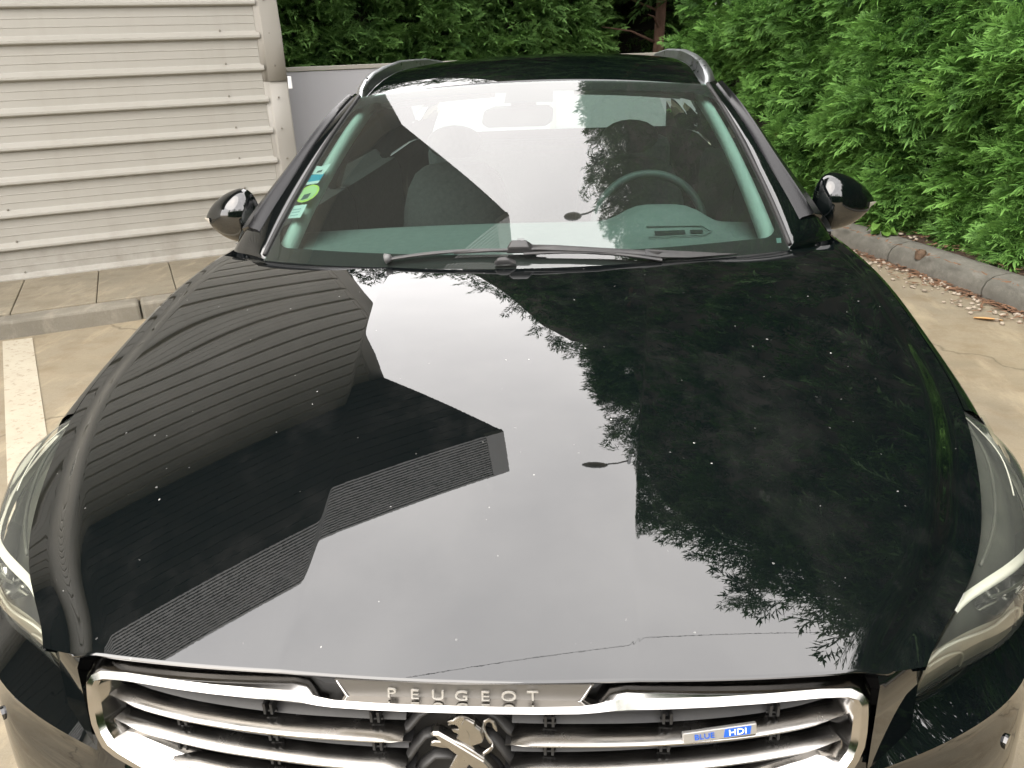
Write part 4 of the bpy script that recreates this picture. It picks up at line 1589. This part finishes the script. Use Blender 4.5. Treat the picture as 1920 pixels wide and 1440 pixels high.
# chromed surround: stations of outer edge, crest, inner edge (x, z), right half, from bottom centre round to top centre
st = [((0, .518), (0, .530), (0, .545)), ((.16, .520), (.16, .532), (.155, .546)), ((.25, .538), (.245, .552), (.235, .566)), ((.32, .572), (.312, .585), (.30, .598)), ((.375, .602), (.368, .613), (.36, .624)),
      ((.432, .621), (.426, .631), (.420, .641)), ((.470, .633), (.463, .640), (.450, .650)), ((.4885, .642), (.481, .648), (.4665, .657)), ((.4965, .655), (.489, .660), (.4755, .668)), ((.505, .672), (.496, .676), (.480, .682)),
      ((.5095, .692), (.4985, .694), (.4815, .700)), ((.5100, .716), (.499, .714), (.4825, .716)), ((.5085, .733), (.498, .731), (.4835, .727)), ((.502, .746), (.492, .741), (.482, .7305)), ((.482, .757), (.478, .7475), (.470, .7325)),
      ((.44, .762), (.44, .7505), (.44, .7355)), ((.37, .768), (.37, .7555), (.37, .7395)), ((.31, .773), (.31, .7595), (.31, .7425)), ((.25, .778), (.25, .764), (.25, .7450)), ((.205, .781), (.205, .767), (.205, .7470)),
      ((.185, .780), (.185, .766), (.185, .7478)), ((.168, .775), (.168, .7625), (.168, .7485)), ((.148, .771), (.148, .7605), (.148, .7492)), ((.10, .771), (.10, .7610), (.10, .7505)), ((.05, .772), (.05, .7618), (.05, .7515)), ((0, .773), (0, .7622), (0, .7518))]
def stations():
    r = [(o, c, i, k) for k, (o, c, i) in enumerate(st)]
    l = [((-o[0], o[1]), (-c[0], c[1]), (-i[0], i[1]), k) for k, (o, c, i) in enumerate(st)]
    return r + l[::-1][1:]
rows = []
for o, c, i, k in stations():
    topbar = max(0., min(1., (k - 12)/3))
    od = lerp(.006, .050, topbar)
    if k >= 15:
        o = (o[0], c[1] + (.006 if abs(o[0]) > .17 else -.004))
        if abs(o[0]) <= .17:
            od = .018
    cdp = lerp(-.014, -.001, topbar)
    mid = (lerp(c[0], i[0], .55), lerp(c[1], i[1], .55))
    ii = (lerp(i[0], 0, .0) - math.copysign(.016 if abs(i[0]) > .3 else .0, i[0])*(1 - topbar), i[1] + (.014 if k < 7 else -.004*topbar))
    rows.append([gp(*o, od + .02), gp(*o, od), gp(lerp(o[0], c[0], .8), lerp(o[1], c[1], .8), lerp(od, cdp, .86)), gp(*c, cdp), gp(*mid, lerp(-.013, -.005, topbar)), gp(*i, lerp(-.006, .004, topbar)), gp(*ii, .030)])
b = MB()
b.grid(rows)
part('grille_surround', b, M['chrome'], grille, smooth=True, sharp=28)
# slats
sl = [(spline([.045, .066, .15, .22, .30, .36, .42, .478], [.7105, .7095, .7063, .7030, .7003, .6990, .7005, .7075]), .066, .477),
      (spline([.05, .066, .15, .24, .33, .41, .472], [.6735, .6730, .6705, .6690, .6672, .6680, .6745]), .064, .472),
      (spline([.06, .15, .24, .33, .385], [.6395, .6375, .6360, .6350, .6390]), .066, .383),
      (spline([.06, .15, .24, .33], [.606, .604, .603, .606]), .066, .325), (spline([.0, .15, .25], [.574, .572, .572]), .0, .235)]
for f, xa, xb in sl:
    for s in (-1, 1):
        b = MB()
        rows = []
        for t in np.linspace(0, 1, 30):
            x = lerp(xa, xb, t)
            tap = min(1., .12 + (x - xa)/.020) if xa > 0 else 1.
            tap2 = min(1., .25 + (xb - x)/.05)
            h = .0040*tap*tap2
            z = f(x)
            zc0 = z
            rows.append([gp(s*x, zc0 + h*1.05, .046), gp(s*x, zc0 + h, .022), gp(s*x, zc0 + h*.55, .012), gp(s*x, zc0 - h*.25, .006), gp(s*x, zc0 - h*.9, .007), gp(s*x, zc0 - h*1.05, .012), gp(s*x, zc0 - h, .046)])
        b.grid(rows)
        part('slat', b, M['chrome_dull'], grille, smooth=True, sharp=40)
        # dark carrier below and behind each slat
        b = MB()
        rows = []
        for t in np.linspace(-.02, 1.0, 24):
            x = max(lerp(xa, xb, t), 0.)
            z = f(x)
            rows.append([gp(s*x, z - .008, .016), gp(s*x, z - .013, .020), gp(s*x, z - .014, .05)])
        b.grid(rows)
        part('slat_carrier', b, M['grille'], grille, smooth=True, sharp=40)
        b = MB()
        rows = [[gp(s*x, f(x) + .008, .030), gp(s*x, f(x) + .022, .040), gp(s*x, f(x) + .026, .058)] for x in np.linspace(xa, xb, 16)]
        b.grid(rows)
        part('inner_bar', b, M['grille'], grille, smooth=True)
# spring clips between the slats
clip0 = None
for x, z in ((-.371, .6845), (-.239, .6872), (-.101, .6905), (-.374, .653), (-.238, .656), (-.103, .658), (.111, .6905), (.252, .6865), (.389, .6845), (.111, .658), (.252, .656), (-.244, .7215), (-.103, .7265), (.112, .7265), (.255, .7215), (.388, .7155)):
    if clip0 is None:
        b = MB()
        for dx in (-.0045, .0045):
            b.box(dx - .0016, dx + .0016, -.012, .02, -.007, .009)
        b.box(-.008, .008, -.004, .02, -.010, -.007)
        clip0 = mesh_obj('clip', b, M['rubber'], grille)
        cl_ = clip0
    else:
        cl_ = again(clip0, grille)
    p = gp(x, z, .030)
    cl_.location = Vector(p - CAR)
# strut round the emblem
for s in (-1, 1):
    for pts, in (([(.0, .735), (.034, .735), (.048, .727), (.062, .710), (.075, .700)],), ([(.028, .705), (.042, .700), (.055, .685), (.07, .662)],), ([(.0, .676), (.03, .675), (.045, .662), (.065, .632)],)):
        b = MB()
        b.tube([gp(s*x, z, .032) for x, z in pts], [(.010, .0045)]*len(pts), 8)
        part('strut', b, M['grille'], grille, smooth=True)
# rearing beast emblem
em = MB()
def em_add(poly, d0, d1):
    n = len(poly)
    c = np.mean(np.array(poly), 0)
    P_ = np.array(poly)
    in_ = []
    for i in range(n):                             # small chamfer inwards
        a, q, e = P_[i-1], P_[i], P_[(i+1) % n]
        t1, t2 = q - a, e - q
        n1 = np.array([t1[1], -t1[0]])/max(np.linalg.norm(t1), 1e-9)
        n2 = np.array([t2[1], -t2[0]])/max(np.linalg.norm(t2), 1e-9)
        m_ = n1 + n2
        m_ /= max(np.linalg.norm(m_), .4)
        area = sum(P_[k-1][0]*P_[k][1] - P_[k][0]*P_[k-1][1] for k in range(n))
        in_.append(q - m_*.0011*(1 if area > 0 else -1))
    vs = [(x, d0 + .25*(z - .70), z) for x, z in poly] + [(x, d1 + .0014 + .25*(z - .70), z) for x, z in poly] + [(x, d1 + .25*(z - .70), z) for x, z in in_]
    fs = [tuple(range(2*n, 3*n))]
    for i in range(n):
        j = (i+1) % n
        fs += [(i, j, n + j, n + i), (n + i, n + j, 2*n + j, 2*n + i)]
    em.add(vs, fs)
head = [(-0.0113, 0.7312), (-0.0044, 0.7337), (-0.0005, 0.7368), (0.0032, 0.7384), (0.0084, 0.7389), (0.0151, 0.7367), (0.0224, 0.7326), (0.0241, 0.7284), (0.03, 0.7236), (0.0317, 0.7186), (0.0331, 0.7125), (0.0315, 0.707), (0.0194, 0.7024), (0.0244, 0.6937), (0.0096, 0.6978), (0.0091, 0.7044), (-0.0009, 0.7106), (0.0019, 0.7154), (-0.0008, 0.7169), (-0.0041, 0.7183), (-0.0062, 0.7218), (0.0021, 0.7223), (0.0014, 0.7254), (-0.0023, 0.7277), (-0.0076, 0.7275)]
arm_ = [(-0.0318, 0.7175), (-0.0287, 0.721), (-0.0219, 0.7213), (-0.0161, 0.718), (-0.0014, 0.7099), (0.0098, 0.7048), (0.0208, 0.6982), (0.0333, 0.6893), (0.0456, 0.6751), (0.0608, 0.6558), (0.0518, 0.6476), (0.0349, 0.6643), (0.0158, 0.679), (0.0063, 0.6884), (-0.004, 0.695), (-0.015, 0.704), (-0.0201, 0.7085), (-0.0259, 0.7146)]
arm2 = [(-0.0333, 0.6995), (-0.0315, 0.7043), (-0.0277, 0.706), (-0.0157, 0.7054), (-0.004, 0.695), (-0.0069, 0.6965), (-0.0205, 0.6972), (-0.0271, 0.6985)]
leg = [(0.002, 0.6929), (0.016, 0.6871), (0.0158, 0.679), (0.0009, 0.6576), (-0.0071, 0.6415), (-0.0168, 0.6451), (-0.0099, 0.6732), (-0.0044, 0.6833), (-0.0003, 0.6905)]
E_D = .052
em_add(head, E_D + .010, E_D)
em_add(arm_, E_D + .010, E_D - .0035)
em_add(arm2, E_D + .010, E_D + .001)
em_add(leg, E_D + .010, E_D + .0005)
em_add([(.0100, .7375), (.0151, .7362), (.0220, .7322), (.0236, .7281), (.0295, .7232), (.0312, .7186), (.0325, .7126), (.0308, .7076), (.0198, .7035), (.0150, .7075), (.0155, .7150), (.0125, .7230), (.0060, .7290)], E_D + .002, E_D - .0022)
em_add([(-.0300, .7172), (-.0284, .7196), (-.0222, .7198), (-.0012, .7080), (.0330, .6870), (.0500, .6670), (.0460, .6660), (.0300, .6820), (.0060, .6960), (-.0150, .7090), (-.0240, .7160)], E_D + .002, E_D - .0052)
em_add([(-.0105, .7285), (-.0055, .7300), (-.0060, .7288), (-.0100, .7276)], E_D + .002, E_D - .0012)
tail = [(0.0325, 0.6885), (0.0393, 0.6941), (0.0431, 0.6989), (0.041, 0.7035), (0.0362, 0.7112), (0.0336, 0.717), (0.0328, 0.7236), (0.0347, 0.7292), (0.0395, 0.7317), (0.0442, 0.7292), (0.0461, 0.724), (0.0483, 0.7178)]
em.tube([(x, E_D + .005 + .25*(z - .70), z) for x, z in tail], [(.0022, .003)]*9 + [(.0028, .003), (.003, .003), (.0008, .001)], 8)
part('emblem', em, M['emblem'], grille, smooth=False)
# maker's name on a dark strip above the grille
b = MB()
pl2 = [(-.150, .7770), (-.137, .7570), (-.122, .7535), (.0, .7545), (.138, .7535), (.153, .7570), (.166, .7770), (.0, .779)]
b.prism(pl2, lambda a, c, d: np.array([a, .068 + d + .30*a*a + .25*(c - .765), c]), 0, .012)
b2_ = MB()
b2_.prism([(-.235, .7500), (.245, .7500), (.245, .7700), (.190, .7780), (-.178, .7780), (-.235, .7700)], lambda a, c, d: np.array([a, .078 + d + .30*a*a + .25*(c - .765), c]), 0, .010)
part('plate_backing', b2_, M['backing'], grille)
npl = part('name_plate', b, M['plate'], grille)
b = MB()
ed = [(-.147, .7770), (-.134, .7580), (-.121, .7545), (.0, .7553), (.137, .7545), (.150, .7580), (.163, .7770)]
b.tube([np.array([a, .0665 + .30*a*a + .25*(c - .765), c]) for a, c in ed], .0012, 6)
part('bead', b, M['chrome'], npl, smooth=True)
def text_mesh(name, txt, size, xs, loc, rot, mat, parent, ext=.0012, spacing=1.0):
    cu = bpy.data.curves.new(name, 'FONT')
    cu.body = txt
    cu.size = size
    cu.extrude = ext
    cu.space_character = spacing
    cu.align_x = 'CENTER'
    cu.align_y = 'CENTER'
    cu.offset = .0
    tmp = bpy.data.objects.new(name, cu)
    COL.objects.link(tmp)
    dg = bpy.context.evaluated_depsgraph_get()
    me = bpy.data.meshes.new_from_object(tmp.evaluated_get(dg))
    bpy.data.objects.remove(tmp)
    bpy.data.curves.remove(cu)
    me.name = name
    me.materials.clear()
    me.materials.append(mat)
    for v in me.vertices:
        v.co.x *= xs
    ob = bpy.data.objects.new(name, me)
    COL.objects.link(ob)
    ob.parent = parent
    ob.location = Vector(np.array(loc) - CAR)
    ob.rotation_euler = rot
    return ob
for i, ch in enumerate('PEUGEOT'):
    x = -.078 + .0285*i + .0
    z = .7660
    text_mesh('letter', ch, .0165, 1.45, (x, .0665 + .30*x*x + .25*(z - .765), z), (R(76), 0, .6*x), M['letter'], npl, .0016)
# engine badge
b = MB()
bc = np.array([.318, gy(.318, .7068, .006), .7068])
bdx = np.array([1., .60*.318, .028])
bdx /= np.linalg.norm(bdx)
bdz = np.array([0, .25, 1.])
bdz = bdz - bdx*(bdx@bdz)
bdz /= np.linalg.norm(bdz)
bdn = np.cross(bdx, bdz)                 # towards the front (-y)
def bp(a, c, d):
    return bc + bdx*a + bdz*c + bdn*d
b.prism([(-.046, -.0072), (.046, -.0072), (.046, .0072), (-.046, .0072)], bp, -.006, .0)
bg_ = part('badge', b, M['badge'], grille, bevel=.0012)
b = MB()
b.prism([(.004, -.0050), (.037, -.0050), (.039, .0052), (.006, .0052)], bp, .0, .0006)
part('blue_field', b, M['badge_blue'], bg_)
rotm = Matrix((bdx, bdz, bdn)).transposed().to_euler()
for txt, a, m_, sz, xs in (('BLUE', -.020, 'badge_blue', .0098, 1.15), ('HDI', .0215, 'white_label', .0108, 1.25)):
    text_mesh('lettering', txt, sz, xs, bp(a, -.0000, .0010), rotm, M[m_], bg_, .0004)

# ---- headlights, bumper
for s in (-1, 1):
    def sx(p):
        return np.array([s*p[0], p[1], p[2]])
    A = [np.array(p) for p in ((.594, .178, .742), (.623, .210, .753), (.665, .263, .765), (.709, .327, .776), (.749, .402, .787), (.780, .475, .800), (.804, .55, .817), (.823, .62, .835), (.839, .69, .851), (.843, .712, .853))]
    B = [np.array(p) for p in ((.584, .192, .655), (.645, .235, .655), (.715, .280, .655), (.775, .320, .660), (.835, .385, .672), (.875, .46, .690), (.900, .54, .728), (.908, .62, .764), (.905, .70, .802), (.893, .728, .832))]
    tA = np.linspace(0, 1, len(A))
    fa = [smooth_spline(tA, [p[k] for p in A]) for k in range(3)]
    fb = [smooth_spline(tA, [p[k] for p in B]) for k in range(3)]
    def hl(t, q, off=0.):
        a_ = np.array([f(t) for f in fa])
        b_ = np.array([f(t) for f in fb])
        p = lerp(a_, b_, q)
        dirn = np.array([.5*t + .05, -.75 + .65*t, .55])
        dirn /= np.linalg.norm(dirn)
        bul = (.012 + .028*math.sin(math.pi*min(1, t*.95)))*math.sin(math.pi*q)*(1 - ease((t - .70)/.30)) - .004*ease((t - .8)/.2)*math.sin(math.pi*q)
        return p + dirn*(bul - off)
    b = MB()
    b.grid([[sx(hl(t, q)) for q in np.linspace(0, 1, 13)] for t in np.linspace(0, 1, 31)])
    lens = part('headlight', b, M['lens'], smooth=True)
    b = MB()
    b.grid([[sx(hl(t, q, .006 + .05*math.sin(math.pi*min(1, max(0, q)))**.5*math.sin(math.pi*min(1, .08 + .9*t))**.6)) for q in np.linspace(0, 1, 13)] for t in np.linspace(0, 1, 25)])
    part('housing', b, M['housing'], lens, smooth=True)
    # pale light guide running round the outside, then across to the nose
    gq = spline([.16, .24, .33, .43, .53, .65, .80, 1.0], [.0, .07, .22, .43, .63, .78, .86, .85])
    b = MB()
    rows = []
    for t in np.linspace(.20, .93, 34):
        q = gq(t)
        dq = .06
        rows.append([sx(hl(t, q - dq, .012)), sx(hl(t, q - dq*.4, .006)), sx(hl(t, q + dq*.4, .006)), sx(hl(t, q + dq, .013))])
    b.grid(rows)
    part('light_guide', b, M['guide'], lens, smooth=True)
    # chrome reflector bowl with projector, smoked lower panel
    b = MB()
    rows = [[sx(hl(t, q, .018 + .03*math.sin(math.pi*k))) for k, q in zip(np.linspace(0, 1, 8), np.linspace(gq(t) + .07, min(.97, gq(t) + .40), 8))] for t in np.linspace(.30, .62, 12)]
    b.grid(rows)
    part('reflector', b, M['reflector'], lens, smooth=True)
    pc = hl(.44, .80, .020)
    b = MB()
    b.ball(sx(pc), (.030, .026, .024), 16, 10)
    part('projector', b, M['reflector'], lens, smooth=True)
    b = MB()
    rows = [[sx(hl(t, q, .010 + .006*math.sin(9*t))) for q in np.linspace(lerp(.10, .60, min(1, max(0, (t - .05)/.25))), .97, 7)] for t in np.linspace(.01, .36, 14)]
    b.grid(rows)
    part('smoked_panel', b, M['smoke'], lens, smooth=True)
    b = MB()
    rows = [[sx(hl(t, q, .012)) for q in np.linspace(gq(t) + .12, .97, 5)] for t in np.linspace(.60, .90, 12)]
    b.grid(rows)
    part('side_reflector', b, M['smoke'], lens, smooth=True)
    # pale edge lines of the moulded inner panels, and dark ribs behind the clear upper cover
    for pts, r_, mt in (([(.02, .16), (.10, .22), (.18, .42), (.26, .60), (.34, .66), (.38, .80), (.37, .95)], .0022, 'guide'), ([(.03, .30), (.10, .40), (.16, .62), (.17, .93)], .0016, 'guide'),
                        ([(.42, .60), (.47, .72), (.50, .92)], .0022, 'reflector'), ([(.30, .30), (.36, .46), (.45, .66)], .0026, 'housing'),
                        ([(.93, .15), (.80, .30), (.62, .36)], .0012, 'guide'), ([(.86, .08), (.70, .16), (.50, .14), (.36, .08)], .0030, 'housing')):
        b = MB()
        ln = smooth_spline(np.linspace(0, 1, len(pts)), [p[0] for p in pts]), smooth_spline(np.linspace(0, 1, len(pts)), [p[1] for p in pts])
        b.tube([sx(hl(ln[0](k), ln[1](k), .008)) for k in np.linspace(0, 1, 16)], r_, 6)
        part('bezel', b, M[mt], lens, smooth=True)
    b = MB()
    c0 = hl(.44, .80, .012)
    nrm_ = hl(.44, .80, .0) - hl(.44, .80, .02)
    nrm_ /= np.linalg.norm(nrm_)
    e1 = np.cross(nrm_, [0, 0, 1.])
    e1 /= np.linalg.norm(e1)
    e2 = np.cross(nrm_, e1)
    b.grid([[sx(c0 + (e1*math.cos(a) + e2*math.sin(a))*rr_ + nrm_*hh_) for a in np.linspace(0, 2*math.pi, 25)[:-1]] for rr_, hh_ in ((.036, -.004), (.033, .003), (.029, .003), (.026, -.006))], closed=True)
    part('projector_ring', b, M['gloss_black'], lens, smooth=True)
    # painted filler between grille and headlight
    b = MB()
    rows = []
    for k in np.linspace(0, 1, 9):
        x0 = lerp(.5125, .5900, k)
        row = []
        for z in (.755, .747, .70, .66, .63):
            xk = lerp(lerp(.5135, .5900, k), lerp(.507, .5830, k), (.755 - z)/.125)
            yk_ = .118 + .85*(xk - .5125) + .10*(z - .74)
            row.append(sx((xk, yk_ + (.010 if z == .755 else 0), z)))
        rows.append(row)
    b.grid(rows)
    part('nose_panel', b, M['paint_plain'], smooth=True, sharp=45)
b = MB()
b.grid([[(x, .10 + .30*x*x + .35*max(0, abs(x) - .5)**1.5 + (.0 if z < .6 else .03), z) for x in np.linspace(-.80, .80, 25)] for z in (.30, .55, .66, .70)])
part('front_carrier', b, M['rubber'])
# bumper, one skin across the car with the grille opening left free
plan = smooth_spline([0, .3, .5, .6, .7, .8, .86, .9, .916, .92], [.012, .040, .098, .142, .200, .300, .400, .52, .66, .72])
def bump_top(x):
    return float(np.interp(x, [0, .17, .26, .33, .44, .492, .515, .6, .8, .86, .90, .92], [.512, .514, .536, .570, .618, .632, .650, .6515, .662, .684, .722, .79]))
b = MB()
rows = []
xs_h = np.concatenate([np.linspace(0, .46, 13)[:-1], np.linspace(.46, .9, 28)[:-1], np.linspace(.9, .9185, 8)])
xs_a = np.concatenate([-xs_h[::-1], xs_h[1:]])
for q in np.linspace(0, 1, 18):
    row = []
    for x in xs_a:
        zt = bump_top(abs(x)) - .003
        z = lerp(zt, .22, q)
        bul = .030*math.sin(math.pi*min(1, (zt - z)/.42)) - .05*max(0, (.36 - z)/.14)**2 + (-.012*math.exp(-((z - .60)/.02)**2))
        yv = plan(abs(x)) + .004 - bul*(1 - .5*(abs(x)/.92)**4)
        if q == 0:
            yv = max(yv + .012, float(np.interp(abs(x), [.505, .525, .585, .645, .715, .775, .835, .875, .90], [.0, .165, .205, .248, .293, .335, .402, .475, .56])))
        row.append((x, yv, z))
    rows.append(row)
b.grid(rows)
bumper = part('bumper', b, M['paint_plain'], smooth=True, sharp=50)
for s in (-1, 1):
    b = MB()
    pn = np.array([.72, -.69, 0.])
    pt_ = np.array([.69, .72, 0.])
    pc_ = np.array([.745, plan(.745) - .0125, .560])
    b.prism([(.011*math.cos(a), .011*math.sin(a)) for a in np.linspace(0, 2*math.pi, 17)[:-1]], lambda a, c, d: (lambda q: (s*q[0], q[1], q[2]))(pc_ + pt_*a + pn*d + np.array([0, 0, c])), -.02, .0012)
    part('parking_sensor', b, M['paint_plain'], bumper)

# ---- cabin seen through the glass
b = MB()
rows = []
def dash_pt(x, t):
    yf = 1.215 + .45*min(x*x, .49)
    yb = 1.86 - .16*x*x
    y = lerp(yf, yb, t)
    z = lerp(ws_z(max(-.68, min(.68, x)), yf) - .035, 1.0, min(1, t*1.25)) - .012*max(0, t - .8)/.2
    hump = math.exp(-((x - .40)/.13)**4)*math.exp(-((t - .86)/.22)**4)*.055
    return np.array([x, y, z + hump])
for t in np.linspace(0, 1, 22):
    rows.append([dash_pt(x, t) for x in np.linspace(-.70, .70, 50)])
rows.append([p + np.array([0, .03, -.05]) for p in rows[-1]])
rows.append([p + np.array([0, .0, -.35]) for p in rows[-1]])
b.grid(rows)
dash = part('dashboard', b, M['dash'], smooth=True, sharp=60)
def dash_rect(x0, x1, t0, t1, h):
    return [dash_pt(x0, t0) + (0, 0, h), dash_pt(x1, t0) + (0, 0, h), dash_pt(x1, t1) + (0, 0, h), dash_pt(x0, t1) + (0, 0, h)]
b = MB()
b.tube([dash_pt(x, t) + np.array([0, 0, .006]) for x, t in ((.345, .49), (.50, .49), (.522, .55), (.50, .62), (.345, .62))], .0025, 6)
part('display_frame', b, M['dash'], dash, smooth=True)
b = MB()
b.add(dash_rect(.365, .450, .53, .585, .005), [(0, 1, 2, 3)])
b.add(dash_rect(.465, .500, .54, .585, .005), [(0, 1, 2, 3)])
part('display_slot', b, M['dash_dark'], dash)
b = MB()
for k in range(5):
    x0 = -.30 + .02*k
b.add(dash_rect(-.02, .0, .52, .56, .004), [(0, 1, 2, 3)])
part('light_sensor', b, M['dash_dark'], dash)
# steering wheel on the photo's right
b = MB()
wc = np.array([.385, 2.02, .925])
ax1 = np.array([1., 0, 0])
ax2 = np.array([0, .30, .954])
b.grid([[wc + (ax1*math.cos(a) + ax2*math.sin(a))*(.182 + .014*math.cos(q)) + np.cross(ax1, ax2)*.014*math.sin(q) for q in np.linspace(0, 2*math.pi, 9)[:-1]] for a in np.linspace(0, 2*math.pi, 49)], closed=True)
sw = part('steering_wheel', b, M['wheel_rim'], smooth=True)
b = MB()
b.ball(wc, (.08, .03, .065), 14, 8)
b.tube([wc - ax1*.175, wc + ax1*.175], [(.012, .02)]*2, 6)
part('hub', b, M['seat'], sw, smooth=True)
for x in (-.37, .37):
    b = MB()
    b.box(x - .24, x + .24, 2.30, 2.80, .48, .62)
    st_ = part('front_seat', b, M['seat'], bevel=.06)
    b = MB()
    vs = []
    for z, hw, y0, y1 in ((.60, .23, 2.68, 2.80), (.80, .25, 2.70, 2.84), (.98, .225, 2.78, 2.90), (1.075, .15, 2.82, 2.92)):
        vs.append([(x - hw, y0 + .03, z), (x - hw*.7, y0, z), (x + hw*.7, y0, z), (x + hw, y0 + .03, z), (x + hw, y1, z), (x - hw, y1, z)])
    b.grid(vs, closed=True)
    b.f.append((18, 19, 20, 21, 22, 23))
    part('backrest', b, M['seat'], st_, smooth=True, subsurf=1)
    b = MB()
    b.ball((x, 2.86, 1.145), (.120, .05, .070), 16, 10)
    part('headrest', b, M['seat'], st_, smooth=True)
b = MB()
b.box(-.62, .62, 3.55, 3.70, .55, 1.08)
part('rear_bench', b, M['seat'], bevel=.05)
# inner mirror with its stalk, sun visor strip
b = MB()
b.prism([(-.118, -.020), (-.10, -.034), (.085, -.034), (.108, -.020), (.112, .018), (.095, .030), (-.075, .030), (-.108, .018)], lambda a, c, d: (a - .035, 1.995 + d, 1.300 + c), 0, .028)
im = part('inner_mirror', b, M['dash_dark'], bevel=.006)
b = MB()
b.box(-.06, .02, 2.02, 2.08, 1.315, 1.352)
part('mirror_stalk', b, M['dash'], im, bevel=.008)
for x0, x1 in ((-.50, -.13), (.14, .50)):
    b = MB()
    b.grid([[(x, lerp(2.12, 2.27, t), roof_z(x, 2.16) - .036 - .016*t) for x in np.linspace(x0, x1, 8)] for t in np.linspace(0, 1, 4)])
    part('sun_visor', b, M['headliner'], solid=.014)
